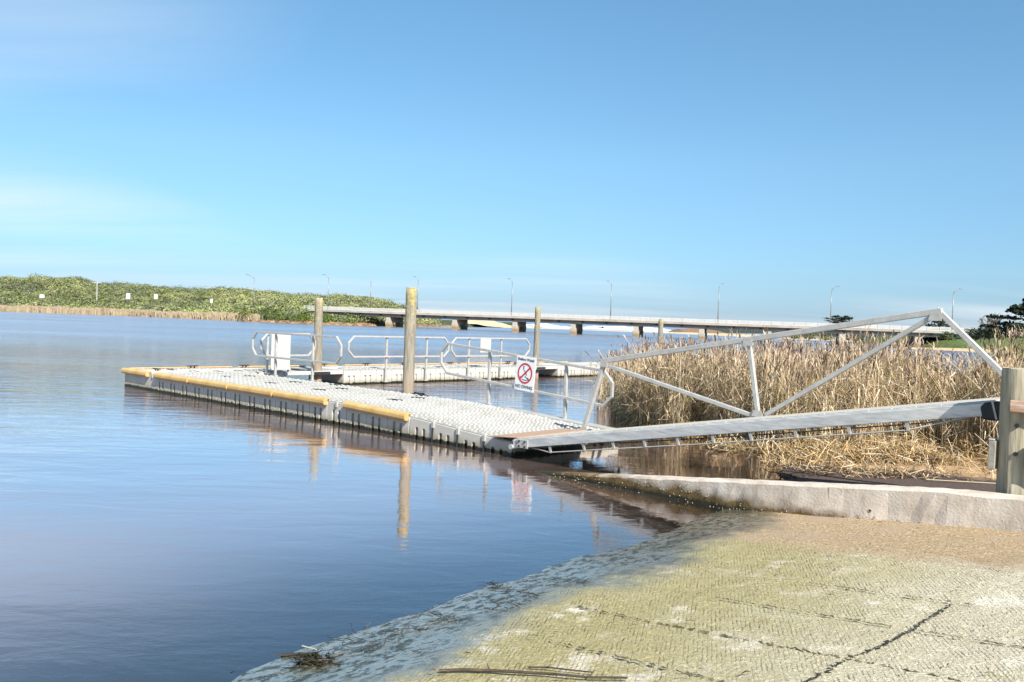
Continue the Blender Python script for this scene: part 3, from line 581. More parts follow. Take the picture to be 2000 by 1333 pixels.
# ================================================================== BRIDGE
def br(s, d, z): # s metres along the bridge from the left end, d across (positive = away)
    p0 = Vector((-33.7, 159.0, 0)); q = Vector((1, -.295, 0)).normalized(); nn = Vector((-q.y, q.x, 0)); 
    return p0 + q * s + nn * d + Vector((0, 0, z))
BL = 118.; BW = 6.5
bridge = empty('road_bridge', br(0, 0, 0), math.atan2(-.295, 1)); tag(bridge, 'long low concrete road bridge on twin-column piers with white railing', 'bridge')
MB().box(-4, BL, -.25, BW + .25, 2.28, 2.50).build('deck', m_bridge, bridge, bevel=.03)
for y in (.25, 1.9, 3.5, 5.1, BW - .6):
    mb = MB().box(0, BL, y, y + .42, 1.72, 1.95); mb.box(0, BL, y + .12, y + .3, 1.95, 2.277); mb.build('girder', m_bridge, bridge)
dm = MB().box(0, .35, .1, .36, 1.955, 2.2).mesh('diaphragm')
for k in range(28): link('diaphragm', dm, m_ink, bridge, (2 + k * 4.1, 0, 0))
MB().box(-4, BL, -.22, .18, 2.503, 2.70).build('kerb', m_bridge, bridge, bevel=.02)
MB().box(-4, BL, BW - .18, BW + .22, 2.503, 2.70).build('kerb', m_bridge, bridge, bevel=.02)
for y in (-.05, BW + .02):
    for z in (2.80, 3.0, 3.2):
        MB().box(-5, BL, y - .025, y + .025, z - .055, z + .055).build('rail', m_rail, bridge)
pm = MB().box(-.06, .06, -.09, -.028, 0, .60).mesh('parapet_post')
s = -4.9
while s < BL:
    link('parapet_post', pm, m_rail, bridge, (s, -.05, 2.66)); s += 1.72
pier_px = [755, 885, 1003, 1117, 1240, 1369, 1500, 1644, 1792]
def s_at(x):
    r = px(x); q = Vector((1, -.295)).normalized()
    # solve (p0 + q s).x = r (p0 + q s).y
    return (r * 159.0 + 33.7) / (q.x - r * q.y)
for x in pier_px:
    s = s_at(x)
    p = MB().prism([(.3, 1.0), (.3, 1.715), (BW - .3, 1.715), (BW - .3, 1.0), (BW - 2.0, .75), (2.0, .75)], -.42, .42, axis='x').build('pier', m_pier, bridge, (s, 0, 0), bevel=.03)
    for y in (.35, BW - 1.75):
        MB().add([(-.40, y + .1, -1), (.40, y + .1, -1), (.40, y + 1.2, -1), (-.40, y + 1.2, -1), (-.50, y - .25, 1.0), (.50, y - .25, 1.0), (.50, y + 1.5, 1.0), (-.50, y + 1.5, 1.0)],
                 [(3, 2, 1, 0), (4, 5, 6, 7), (0, 1, 5, 4), (1, 2, 6, 5), (2, 3, 7, 6), (3, 0, 4, 7)]).build('column', m_pier, p, bevel=.04)
# abutment at the left end
MB().prism([(-9, -.4), (-9, 2.27), (3.2, 2.27), (4.6, -.4)], .3, BW + .2).build('abutment', m_greyb, bridge)
MB().prism([(BL - 6.5, -.4), (BL - 2, 2.27), (BL + 3, 2.27), (BL + 3, -.4)], -.2, BW + .2).build('abutment', m_bridge, bridge)
# street lamps on the bridge
def lamp(x, s, d, htop, arm, label):
    e = empty('street_lamp', br(s, d, 2.5)); tag(e, label, 'street lamp', 'street lamps along the bridge')
    MB().tube([(0, 0, 0), (0, 0, htop * .5), (0, 0, htop)], [.095, .075, .06], 8).build('pole', m_lamp, e, smooth=True)
    MB().tube([(0, 0, htop - .01), (arm * .25, 0, htop + .22), (arm * .7, 0, htop + .5), (arm, 0, htop + .62)], [.058, .05, .045, .04], 6).build('arm', m_lamp, e, smooth=True)
    MB().box(arm - .05 if arm > 0 else arm - .42, arm + .42 if arm > 0 else arm + .05, -.09, .09, htop + .58, htop + .70).build('lamp_head', m_lamp, e, bevel=.03)
    MB().box(-.13, .13, -.13, .13, -.02, .10).build('base_plate', m_lamp, e)
Lh = 5.9
for x, arm, lab in ((511, -1.1, 'street lamp rising out of the shrubs left of the bridge, arm to the left'),
                    (637, -.75, 'street lamp at the left end of the bridge beside the middle pile'),
                    (812, -.5, 'street lamp half hidden behind the tall lichen-covered pile'),
                    (996, -.45, 'bridge street lamp between the tall pile and the thin right pile'),
                    (1190, -.5, 'bridge street lamp standing above the left edge of the reeds, arm to the left'),
                    (1400, .4, 'bridge street lamp above the middle of the sloping gangway rail, arm to the right'),
                    (1620, .75, 'bridge street lamp in front of the flat-topped cypress'),
                    (1858, .85, 'bridge street lamp just right of the gangway truss peak')):
    s = s_at(x)
    lamp(x, s, .25 if x > 600 else -3.0, Lh if x > 600 else 5.4, arm, lab)
pole = MB().tube([(0, 0, 0), (0, 0, 7.0)], [.13, .09], 8).build('utility_pole', m_lamp, None, at(721, 205, 3.0), smooth=True)
tag(pole, 'bare pale pole on the hill above the left part of the bridge', 'pole')
e = empty('utility_pole', at(187, 205, 2.8)); tag(e, 'white timber power pole with a crossarm on the far hillside', 'pole')
MB().tube([(0, 0, 0), (0, 0, 4.8)], [.12, .09], 8).build('pole', m_white, e); MB().box(-.9, .9, -.06, .06, 4.35, 4.5).build('crossarm', m_white, e)
for x in (-.7, 0, .7): MB().tube([(x, 0, 4.5), (x, 0, 4.72)], [.06, .04], 6).build('insulator', m_lamp, e)
for x, y, wd, ht, lab in ((80, 579, 1.0, .75, 'small grey-white board leftmost on the far hillside'), (248, 579, .85, 1.25, 'largest white board on the far hillside, right of the power pole'),
                          (302, 580, .75, 1.0, 'white board on the far hillside, third from the left edge'), (411, 588, .5, .9, 'narrow white board nearest the bridge on the far hillside')):
    Yd = 190.; hz = 627 + .0365 * (x - 1000); z = EYE + (hz - y) * Yd / 1700
    e = empty('notice_board', at(x, Yd, 1.2)); tag(e, lab, 'sign')
    MB().box(-wd / 2, wd / 2, -.04, .04, z - ht / 2 - 1.2, z + ht / 2 - 1.2).build('panel', m_signw, e, bevel=.01)
    for q in (-1, 1): MB().box(q * wd * .35 - .05, q * wd * .35 + .05, .041, .13, -1, z - 1.2 + ht * .3).build('post', m_bark, e)
# ================================================================== FLOATING DOCK
dock = empty('floating_dock', O, ANG)
tag(dock, 'white modular plastic floating dock with yellow edge fenders and railings', 'dock')
ML = 12.365 / 23; WB = 2.2
az = [0, .8, 1.55, 2.7, 3.2, 30]; zv = [.205, .245, .297, .365, .38, .38]
def zd(a): return float(np.interp(a, az, zv))
def float_mesh(L, Wd, two_sides=True):
    mb = MB(); g = .006
    mb.box(g + .035, L - g - .035, .04, Wd - .04, -.55, -.012)
    sl = [(.32, .055), (.62, .055)]
    poly = [(g, -.55), (g, -.03), (g + .02, -.01), (L - g - .02, -.01), (L - g, -.03), (L - g, -.55)]
    for c, hw in reversed(sl):
        x0, x1 = c * L - hw * .62, c * L + hw * .62
        poly += [(x1, -.55), (x1, -.155), (x1 - .012, -.135), (x0 + .012, -.135), (x0, -.155), (x0, -.55)]
    mb.prism(poly, 0, .038); mb.prism(poly, Wd - .038, Wd)
    # end cheeks, recessed behind the side skins
    mb.box(g, g + .03, .039, Wd - .039, -.55, -.014); mb.box(L - g - .03, L - g, .039, Wd - .039, -.55, -.014)
    return mb
def deck_mesh(L, Wd, pads=True):
    mb = MB(); g = .008
    mb.box(g, L - g, .012, Wd - .012, -.0095, .004)
    return mb
def pad_mesh(L, Wd):
    mb = MB(); r = .038; px_, py_ = .107, .10
    nx = int(round(L / px_)); ny = int((Wd - .08) / py_)
    for i in range(nx):
        for j in range(ny):
            x = (i + .5) * L / nx; y = .06 + (j + (.5 if i % 2 else 0.1)) * py_
            if y > Wd - .06: continue
            vs_ = []; 
            for k in range(6):
                a = k * math.pi / 3; vs_.append((x + r * math.cos(a) * 1.15, y + r * math.sin(a), .0035))
            for k in range(6):
                a = k * math.pi / 3; vs_.append((x + r * .55 * math.cos(a) * 1.15, y + r * .55 * math.sin(a), .024))
            mb.add(vs_, [(k, (k + 1) % 6, 6 + (k + 1) % 6, 6 + k) for k in range(6)] + [tuple(range(6, 12))])
    return mb
f_me = float_mesh(ML, WB).mesh('float', bevel=.006); d_me = deck_mesh(ML, WB).mesh('deck_skin'); p_me = pad_mesh(ML, WB).mesh('tread_pads')
for k in range(20):                                   # near arm up to the corner, where the back arm takes over
    a0, a1 = k * ML, (k + 1) * ML; z0, z1 = zd(a0), zd(a1)
    f = link('float', f_me, m_float, dock, (-a1, 0, z1 + random.uniform(-.003, .003)), (0, math.atan2(z1 - z0, ML), 0))
    link('deck_skin', d_me, m_deck, f); link('tread_pads', p_me, m_deck, f)
# back arm: modules along b, 1.8 m wide, in three runs with bridged gaps
AW = 3 * ML; ML2 = .54
f2 = float_mesh(ML2, AW).mesh('float', bevel=.006); d2 = deck_mesh(ML2, AW).mesh('deck_skin'); p2 = pad_mesh(ML2, AW).mesh('tread_pads')
ZB = .38
def back_run(b0, b1):
    n = int(round((b1 - b0) / ML2))
    for k in range(n):
        f = link('float', f2, m_float, dock, (-20 * ML - .004, b0 + k * ML2, ZB + random.uniform(-.003, .003)), (0, 0, math.pi / 2))
        link('deck_skin', d2, m_deck, f); link('tread_pads', p2, m_deck, f)
back_run(0, 3.24); back_run(5.02, 5.02 + 13 * ML2); back_run(13.75, 13.75 + 13 * ML2)
for b0, b1 in ((3.25, 5.01), (5.02 + 13 * ML2 + .01, 13.74)):
    t0, t1 = -20 * ML - AW, -20 * ML - .01
    MB().box(t1 - .06, t1, b0, b1, ZB - .09, ZB + .006).build('edge_beam', m_white, dock, bevel=.006)
    MB().box(t0, t0 + .06, b0, b1, ZB - .09, ZB + .006).build('edge_beam', m_white, dock, bevel=.006)
    n = 6
    for k in range(n):
        x0 = t0 + .07 + k * (AW - .15) / n
        if .28 < (k + .5) / n < .0: continue
        for y0, y1 in ((b0, (b0 + b1) / 2 - .28), ((b0 + b1) / 2 + .28, b1)):
            MB().box(x0, x0 + (AW - .15) / n - .012, y0, y1, ZB - .03, ZB).build('gap_plank', m_deck, dock)
    for y in (b0 + .02, b1 - .09): MB().box(t0 + .065, t1 - .065, y, y + .07, ZB - .12, ZB - .035).build('gap_joist', m_greyb, dock)
# yellow fenders along the near edge: (a0, a1)
def fender(a0, a1, b, M, name='fender', h=.10, d=.085, side=-1):
    L = a1 - a0; z0, z1 = zd(a0), zd(a1)
    prof = [(0, -.075), (side * d * .7, -.075), (side * d, -.045), (side * d, .015), (side * d * .72, .045), (side * d * .1, .05), (-side * .05, .045), (-side * .055, .022), (0, .02)]
    return MB().prism(prof, 0, L, axis='x').build(name, M, dock, (-a1, b, z1), (0, math.atan2(z1 - z0, L), 0), bevel=.008, segs=2)
fend = [(23, 20.6), (19.95, 17.05), (16.95, 14.05), (13.95, 11.05), (10.95, 8.0), (7.0, 4.05)]
for hi, lo in fend: fender(lo * ML, hi * ML, -.002, m_fender)
for b0, b1, M in ((.1, 2.7, m_fender2), (2.9, 4.9, m_fender2), (5.1, 5.95, m_fender), (6.2, 8.6, m_fender2), (8.75, 10.6, m_fender2), (10.75, 12.0, m_fender), (12.2, 13.6, m_fender2), (13.8, 16.2, m_fender2)):
    t = -20 * ML - AW - .005
    prof = [(0, -.075), (-.06, -.075), (-.085, -.045), (-.085, .015), (-.06, .045), (-.008, .05), (.05, .045), (.055, .022), (0, .02)]
    MB().prism([(x + t, z) for x, z in prof], b0, b1).build('fender', M, dock, (0, 0, ZB), bevel=.008)
# pale joint tabs where the near modules meet without a fender
tab = MB().box(-.028, .028, -.024, .03, -.085, .012).mesh('joint_tab', bevel=.006)
pin = MB().tube([(0, -.018, -.45), (0, -.018, -.09)], .012, 6).mesh('joint_pin')
for a in (1, 2, 3, 7.5, 20.3):
    link('joint_tab', tab, m_deck, dock, (-a * ML, 0, zd(a * ML))); 
    if a < 4: link('joint_pin', pin, m_black, dock, (-a * ML, 0, zd(a * ML)))
# black coupler recess covers on the deck
cp = MB(); cp.box(-.10, .10, -.03, .03, .0, .022); cp.box(-.13, -.07, -.075, .0, .0, .02); cp.box(.07, .13, 0, .075, .0, .02)
cpm = cp.mesh('coupler', bevel=.004)
for t, b in ((-11.92, .92), (-11.3, 1.18), (-11.17, 1.7), (-11.2, 2.26), (-9.6, 1.03), (-9.6, 1.62), (-7.73, 1.03), (-7.79, 1.63), (-6.05, 1.02), (-6.07, 1.57), (-3.83, 1.07), (-3.94, 1.72), (-4.2, 2.05), (-6.9, 2.0), (-11.4, 6.5), (-11.4, 8.9), (-11.4, 10.6)):
    link('coupler', cpm, m_black, dock, (t, b, .385), (0, 0, random.uniform(-.15, .15)))
# mooring cleats
cl = MB(); cl.box(-.14, .14, -.018, .018, .045, .07); cl.box(-.06, -.03, -.016, .016, 0, .045); cl.box(.03, .06, -.016, .016, 0, .045); clm = cl.mesh('cleat', bevel=.006)
for b in (1.6, 3.0, 5.4, 6.9, 8.3, 10.2, 12.9, 15.0): link('cleat', clm, m_black, dock, (-20 * ML - AW + .12, b, ZB + .02), (0, 0, math.pi / 2))
link('cleat', clm, m_black, dock, (-11.7, .45, .385), (0, 0, .2))
# pile guides
for t, b in ((-5.0, 2.36), (-10.92, 4.33), (-11.0, 12.9)):
    mb = MB()
    for x0, x1, y0, y1 in ((-.24, .24, -.22, -.15), (-.24, .24, .15, .22), (-.24, -.16, -.149, .149), (.16, .24, -.149, .149)): mb.box(x0, x1, y0, y1, -.07, -.005)
    mb.build('pile_guide', m_black, dock, (t, b, .385 if b < 3 else ZB - .01))
# octagonal-ended handrails; local x along the rail
def handrail(t, b, rz, L, z0, z1, posts, foot, slope=0, label=None, panel=None, wd=.045, cx=.17):
    r = empty('handrail', (t, b, 0), 0); bpy.data.objects.remove(r)
    hgt = z1 - z0; c = min(cx, hgt * .33)
    pts = [(c, z0), (L - c, z0), (L, z0 + c), (L, z1 - c), (L - c, z1), (c, z1), (0, z1 - c), (0, z0 + c)]
    pts = [(x, z + slope * x) for x, z in pts]
    h = MB().loop(pts, wd).build('handrail', m_alu, dock, (t, b, 0), (0, 0, rz), bevel=.005)
    for q in posts:
        zt = z1 + slope * q - wd / 2
        MB().box(q - .026, q + .026, wd / 2 + .001, wd / 2 + .051, foot(q), zt + .03).build('post', m_alu, h, bevel=.005)
        MB().box(q - .06, q + .06, wd / 2 - .02, wd / 2 + .07, foot(q) - .005, foot(q) + .012).build('foot_plate', m_alu, h)
    if panel:
        x0, x1, za, zb = panel; MB().box(x0, x1, -.045, -.027, za, zb).build('panel', m_white, h, bevel=.003)
    if label: h['label'] = label
    return h
handrail(-10.75, 2.34, 0, 3.55, .80, 1.365, (.95, 2.45), lambda q: .375)
handrail(-10.55, 2.45, math.pi / 2, 1.5, .80, 1.33, (.2, .8), lambda q: .375, panel=(.25, .78, .45, 1.32))
handrail(-10.62, 5.05, math.pi / 2, 3.55, .75, 1.29, (1.3, 2.75), lambda q: .06)
handrail(-10.62, 8.72, math.pi / 2, 3.4, .75, 1.29, (.75, 2.15), lambda q: .06, panel=(1.15, 1.6, .86, 1.27))
sl5 = -.26 / 3.5
handrail(-4.0, 2.29, 0, 3.95, .855, 1.40, (1.22, 2.98), lambda q: zd(4.0 - q) - .005, slope=sl5)
# raised edge boards on the right edge by the gangway
for k in range(3):
    y = 2.22 + k * .075
    MB().bar((-2.3, y, zd(2.3) - .01), (.02, y, zd(0) + .012), .062, .03).build('edge_board', m_deck, dock, bevel=.004)
MB().box(-.62, .0, 2.2, 2.45, -.4, .16).build('end_float', m_float, dock, bevel=.01)

# ---- no diving sign on the gangway-side rail
sx = -1.88; zr = lambda t: 1.40 + sl5 * (t + 4.0)
sg = empty('no_diving_sign', W(-2.08, 2.25, zr(-2.08) - .57), ANG); tag(sg, 'white Shallow Water NO DIVING sign with red prohibition circle on the dock rail', 'sign')
rot5 = math.atan(-sl5)
pn = MB().box(0, .44, -.012, 0, 0, .58).build('panel', m_signw, sg, (0, 0, 0), (0, rot5, 0), bevel=.004)
def ring(rx, rz, wd, n=40):
    mb = MB()
    for k in range(n):
        a0, a1 = 2 * math.pi * k / n, 2 * math.pi * (k + 1) / n
        q = [(rx * math.cos(a0), rz * math.sin(a0)), (rx * math.cos(a1), rz * math.sin(a1)), ((rx - wd) * math.cos(a1), (rz - wd) * math.sin(a1)), ((rx - wd) * math.cos(a0), (rz - wd) * math.sin(a0))]
        mb.add([(x, 0, z) for x, z in q], [(0, 1, 2, 3)])
    return mb
rg = ring(.165, .175, .028); d = .165 * .707
rg.add([(-.118 - .009, -.0005, -.118 + .012), (-.118 + .012, -.0005, -.118 - .009), (.118 + .009, -.0005, .118 - .012), (.118 - .012, -.0005, .118 + .009)], [(0, 1, 2, 3)])
rg.build('prohibition_ring', m_red, pn, (.22, -.016, .30))
fig = MB()
for q in ([(-.055, .115), (-.03, .125), (-.02, .105), (-.045, .10)], [(-.045, .10), (-.03, .10), (-.03, .06), (-.05, .07)], [(-.05, .07), (-.03, .06), (.03, .01), (.015, .0)],
          [(.015, .0), (.03, .01), (.045, -.03), (.03, -.035)], [(.0, -.045), (.03, -.05), (.025, -.075), (.005, -.07)], [(-.11, -.055), (-.06, -.07), (-.06, -.08), (-.11, -.066)],
          [(-.06, -.10), (.01, -.11), (.10, -.095), (.10, -.105), (.01, -.122), (-.06, -.112)], [(.05, -.06), (.10, -.085), (.09, -.10), (.03, -.075)]):
    fig.add([(x, 0, z) for x, z in q], [tuple(range(len(q)))])
fig.build('diver_pictogram', m_ink, pn, (.22, -.0145, .30))
def text(body, size, parent, loc, name, M, bold=.0, sx=1.):
    cu_ = bpy.data.curves.new(name, 'FONT'); cu_.body = body; cu_.size = size; cu_.align_x = 'CENTER'; cu_.offset = bold
    tmp = bpy.data.objects.new(name, cu_); COL.objects.link(tmp)
    bpy.context.view_layer.update(); dg = bpy.context.evaluated_depsgraph_get()
    me = bpy.data.meshes.new_from_object(tmp.evaluated_get(dg)); bpy.data.objects.remove(tmp)
    o = link(name, me, M, parent, loc, (R(90), 0, 0)); o.scale = (sx, 1, 1); me.materials.clear(); me.materials.append(M); return o
text('Shallow Water', .062, pn, (.22, -.015, .512), 'lettering', m_ink, .0012, 1.0)
text('NO DIVING', .075, pn, (.22, -.015, .045), 'lettering', m_ink, .0015, 1.0)
for x in (.05, .39):
    for z in (.03, .555): MB().tube([(x, -.018, z), (x, -.010, z)], .008, 8).build('bolt', m_alu, pn)

# ================================================================== PILES
def pile(loc, r, ztop, lean, M, label, seed):
    rd = random.Random(seed); n = 20; k = 26; vs_ = []; fs = []
    z0 = -1.2
    ph = [rd.uniform(0, 6.28) for _ in range(4)]
    for i in range(k):
        z = z0 + (ztop - z0) * i / (k - 1); rr_ = r * (1.04 - .08 * i / (k - 1))
        if i == k - 1: rr_ *= .96
        for j in range(n):
            a = 2 * math.pi * j / n
            q = rr_ * (1 + .03 * math.sin(2 * a + ph[0] + z * .8) + .02 * math.sin(5 * a + ph[1] + z * 1.7) + .012 * math.sin(9 * a + ph[2]) + rd.uniform(-.008, .008))
            vs_.append((q * math.cos(a) + lean * (z), q * math.sin(a), z + (rd.uniform(-.012, .01) if i == k - 1 else 0)))
    for i in range(k - 1):
        for j in range(n): fs.append((i * n + j, i * n + (j + 1) % n, (i + 1) * n + (j + 1) % n, (i + 1) * n + j))
    c = len(vs_); vs_.append((lean * ztop, 0, ztop - .015)); fs += [((k - 1) * n + j, (k - 1) * n + (j + 1) % n, c) for j in range(n)]
    o = MB().add(vs_, fs).build('timber_pile', M, None, (loc[0], loc[1], 0), smooth=True)
    return tag(o, label, 'pile', 'timber piles holding the dock')
pile(W(-5.0, 2.36), .108, 2.42, .0, m_pile, 'tallest nearest timber pile with yellow lichen top, through the near dock arm', 1)
pile(W(-10.92, 4.33), .104, 2.26, -.012, m_pile, 'yellowish timber pile behind the octagon-ended railing on the far dock corner', 2)
pile(W(-11.0, 12.9), .095, 2.34, .0, m_pile2, 'slim grey timber pile behind the no diving sign', 3)
pile(W(-11.0, 20.2), .10, 2.12, .0, m_pile2, 'timber pile standing behind the reeds, its top just under the bridge railing', 4)

# ================================================================== GANGWAY
gw = empty('gangway', W(0, 0, 0), ANG); tag(gw, 'grey aluminium gangway with a truss rail on its far side, sloping up to the bank', 'gangway')
GS = .178                                      # rise per metre
def gz(t): return .235 + GS * t
B0, B1, T0, T1 = -.10, 1.42, .12, 5.90
for b, nm in ((B0, 'stringer'), (B1, 'stringer')):
    p, q = (T0, b, gz(T0) - .057), (T1, b, gz(T1) - .057)
    MB().bar(p, q, .05, .115).build(nm, m_string, gw, bevel=.006)
    MB().bar((T0, b + (.03 if b < 0 else -.03), gz(T0) + .006), (T1, b + (.03 if b < 0 else -.03), gz(T1) + .006), .06, .012).build('top_flange', m_string, gw, bevel=.003)
npk = 26
for k in range(npk):
    t0 = T0 + .02 + k * (T1 - T0 - .04) / npk; t1 = t0 + (T1 - T0 - .04) / npk - .012
    MB().bar((t0, (B0 + B1) / 2, gz(t0) + .004), (t1, (B0 + B1) / 2, gz(t1) + .004), B1 - B0 - .125, .03).build('deck_plank', m_plank, gw)
tb = B1 + .005
def member(nm, t0, z0, t1, z1, wd=.06): MB().bar((t0, tb, z0), (t1, tb, z1), wd, wd, up=(0, 1, 0)).build(nm, m_alu, gw, bevel=.006)
zc = lambda t: gz(t) + 1.0 + .01
member('top_chord', .40, zc(.40), 4.96, zc(4.96), .068)
member('end_post', .08, gz(.08), .425, zc(.43) - .035)
member('end_post', 5.80, gz(5.80), 4.90, zc(4.90) + .03)
member('upright', 2.86, gz(2.86) + .01, 2.69, zc(2.69) - .035, .055)
member('diagonal', .45, zc(.45) - .06, 2.80, gz(2.80) + .03, .052)
member('diagonal', 4.86, zc(4.86) - .05, 2.95, gz(2.95) + .03, .052)
for t, z in ((.45, zc(.45) - .06), (2.69, zc(2.69) - .05), (4.90, zc(4.9) - .07), (2.86, gz(2.86) + .05), (.12, gz(.12) + .03)):
    MB().prism([(t - .07, z - .03), (t + .07, z - .03), (t + .055, z + .05), (t - .055, z + .05)], tb - .046, tb - .036).build('gusset_plate', m_alu, gw)
# under-slung tension rod with little struts, on both stringers
for b in (B0 - .0, B1):
    ztr = lambda t: gz(t) - .115 - .085
    MB().tube([(.42, b, gz(.42) - .115), (.75, b, ztr(.75)), (3.0, b, ztr(3.0) - .012), (5.15, b, ztr(5.15)), (5.7, b, gz(5.7) - .11)], .0085, 6).build('tension_rod', m_alu, gw, smooth=True)
    for t in (.75, 1.3, 1.75, 2.2, 2.65, 3.1, 3.55, 4.05, 4.6, 5.15):
        MB().add([(t - .02, b - .015, gz(t) - .113), (t + .02, b - .015, gz(t) - .113), (t + .02, b + .015, gz(t) - .113), (t - .02, b + .015, gz(t) - .113),
                  (t + .008, b - .01, ztr(t) - .004), (t + .03, b - .01, ztr(t) - .004), (t + .03, b + .01, ztr(t) - .004), (t + .008, b + .01, ztr(t) - .004)],
                 [(0, 1, 2, 3), (7, 6, 5, 4), (0, 4, 5, 1), (1, 5, 6, 2), (2, 6, 7, 3), (3, 7, 4, 0)]).build('strut', m_alu, gw)
# hinged tread plate lapping onto the dock
MB().bar((-.34, (B0 + B1) / 2, zd(.34) + .03), (.17, (B0 + B1) / 2, gz(.17) + .022), B1 - B0 - .02, .012).build('hinge_plate', m_flap, gw, bevel=.002)
br_ = MB().box(.20, .40, B0 - .04, B0 - .0255, gz(.3) - .118, gz(.3) - .005).build('bracket', m_alu, gw, bevel=.004)
for x in (.25, .35):
    for z in (-.095, -.03): MB().tube([(x, B0 - .055, gz(.3) + z), (x, B0 - .041, gz(.3) + z)], .013, 8).build('bolt', m_black, br_)
for b in (B0, B1): MB().tube([(.10, b - .05, gz(.1) - .09), (.10, b + .05, gz(.1) - .09)], .035, 12).build('roller', m_alu, gw)
# rubber-wrapped landing bearing at the shore end
mb = MB().prism([(5.80, gz(5.74) - .13), (5.775, gz(5.74) - .02), (5.81, gz(5.76) + .016), (5.93, gz(5.9) + .012), (5.97, gz(5.9) - .02), (5.96, gz(5.9) - .15), (5.89, gz(5.9) - .165)], B0 - .035, B0 + .10).build('rubber_wrap', m_black, gw, bevel=.015)
MB().bar((5.88, B0 - .04, gz(5.84) + .015), (5.92, B0 - .04, gz(5.9) - .15), .008, .016).build('strap', m_alu, mb)

# ================================================================== RAMP WALL
def wall_top(t): return .112 * (t - .95) if t < 5.6 else .112 * 4.65 + .06 * (t - 5.6)
wl = MB(); tw = np.arange(-.6, 12.01, .1); rd = random.Random(5)
BF, BK = -.64, -.45
sect = []
for t in tw:
    zt = max(wall_top(t), -.3); zb = ramp_z(t, -.7) - .4; j = lambda a: rd.uniform(-a, a)
    sect.append([(t, BF + j(.006), zb), (t, BF + j(.01), zb * .35 + zt * .65 + j(.01)), (t, BF + j(.004), zt - .022 + j(.006)), (t, BF + .02 + j(.004), zt + j(.004)), (t, BK - .015, zt + j(.004)), (t, BK, zt - .02), (t, BK, zb)])
n = 7; vs_ = [p for s in sect for p in s]; fs = []
for i in range(len(sect) - 1):
    for j in range(n): fs.append((i * n + j, (i + 1) * n + j, (i + 1) * n + (j + 1) % n, i * n + (j + 1) % n))
fs += [tuple(range(n)), tuple((len(sect) - 1) * n + k for k in range(n))[::-1]]
wl.add(vs_, fs)
wall = wl.build('ramp_wall', m_wall, None, O, (0, 0, ANG)); tag(wall, 'low weathered concrete kerb wall running down beside the boat ramp into the water', 'wall')
for t in (4.66, 7.1):
    MB().box(t - .006, t + .006, BF - .003, BF + .01, ramp_z(t, -.7) + .02, wall_top(t) - .02).build('form_joint', m_barn, wall)
# drain hole and barnacles
MB().tube([(5.05, BF - .012, .245), (5.05, BF + .05, .245)], .016, 10).build('drain_pipe', m_barn, wall)
MB().tube([(5.05, BF - .0125, .245), (5.05, BF - .006, .245)], .010, 10).build('drain_hole', m_ink, wall)
mb = MB()
for k in range(170):
    t = rd.uniform(1.2, 5.6); zt = wall_top(t); lo = max(ramp_z(t, -.7), -.02)
    if t > 3.4: z = lo + abs(rd.gauss(0, .028))
    else: z = lo + rd.random() ** 1.3 * max(zt - lo, .03) * .9
    r = rd.uniform(.002, .0055)
    if z > zt - .01: continue
    mb.add([(t - r, BF - .004, z - r), (t + r, BF - .004, z - r), (t + r, BF - .004, z + r), (t - r, BF - .004, z + r), (t, BF - .012 - r, z)], [(0, 1, 4), (1, 2, 4), (2, 3, 4), (3, 0, 4)])
tag(mb.build('barnacles', m_barn, wall), kind='stuff')

# joints on the ramp (dock frame) -- parallel to the slope, plus a crack
joint([(4.7, -4.43), (5.4, -4.46), (7.6, -4.50), (12, -4.6)], .016, 'slab_joint', True)
joint([(5.0, -5.05), (5.8, -5.08), (9, -5.15)], .013, 'slab_joint', True)
joint([(5.3, -3.79), (6.3, -3.83), (8.6, -3.88)], .009, 'slab_joint', True)
joint([(5.6, -3.15), (6.6, -3.17)], .008, 'slab_joint', True)
joint([(6.34, -5.4), (6.367, -4.80), (6.387, -4.51), (6.44, -4.19), (6.475, -3.85), (6.47, -3.55), (6.49, -3.2)], .014, 'crack', False)

# ================================================================== TIMBER POST
ab = empty('timber_post', W(6.115, -.22, 0), ANG); tag(ab, 'thick round timber post with bolted boards at the shore end of the gangway', 'post')
mbp = MB(); n = 28; k = 14; vs_ = []; fs = []
for i in range(k):
    z = .05 + (1.60 - .05) * i / (k - 1)
    for j in range(n):
        a = 2 * math.pi * j / n; q = .152 * (1 + .012 * math.sin(3 * a + z) + .008 * math.sin(7 * a + 2 * z)) * (.975 if i == k - 1 else 1)
        vs_.append((q * math.cos(a), q * math.sin(a), z + (.004 * math.sin(5 * a) if i == k - 1 else 0)))
for i in range(k - 1):
    for j in range(n): fs.append((i * n + j, i * n + (j + 1) % n, (i + 1) * n + (j + 1) % n, (i + 1) * n + j))
fs.append(tuple((k - 1) * n + j for j in range(n)))
mbp.add(vs_, fs).build('post', m_post, ab, smooth=False)
MB().box(-.06, 1.5, -.225, -.156, 1.235, 1.335).build('board', m_waler, ab, (0, 0, 0), (0, 0, R(8)), bevel=.008)
MB().box(.10, 1.5, -.22, -.165, .74, .99).build('board', m_greyb, ab, (0, 0, 0), (0, 0, R(8)), bevel=.008)
MB().box(-.195, -.14, -.135, -.03, .72, .97).build('block', m_greyb, ab, bevel=.004)
MB().box(-.197, -.150, -.137, -.025, .972, .985).build('cap_strip', m_white, ab, bevel=.004)
for z in (.88, 1.12): MB().tube([(.02, -.17, z), (.02, -.15, z)], .018, 10).build('bolt', m_black, ab)

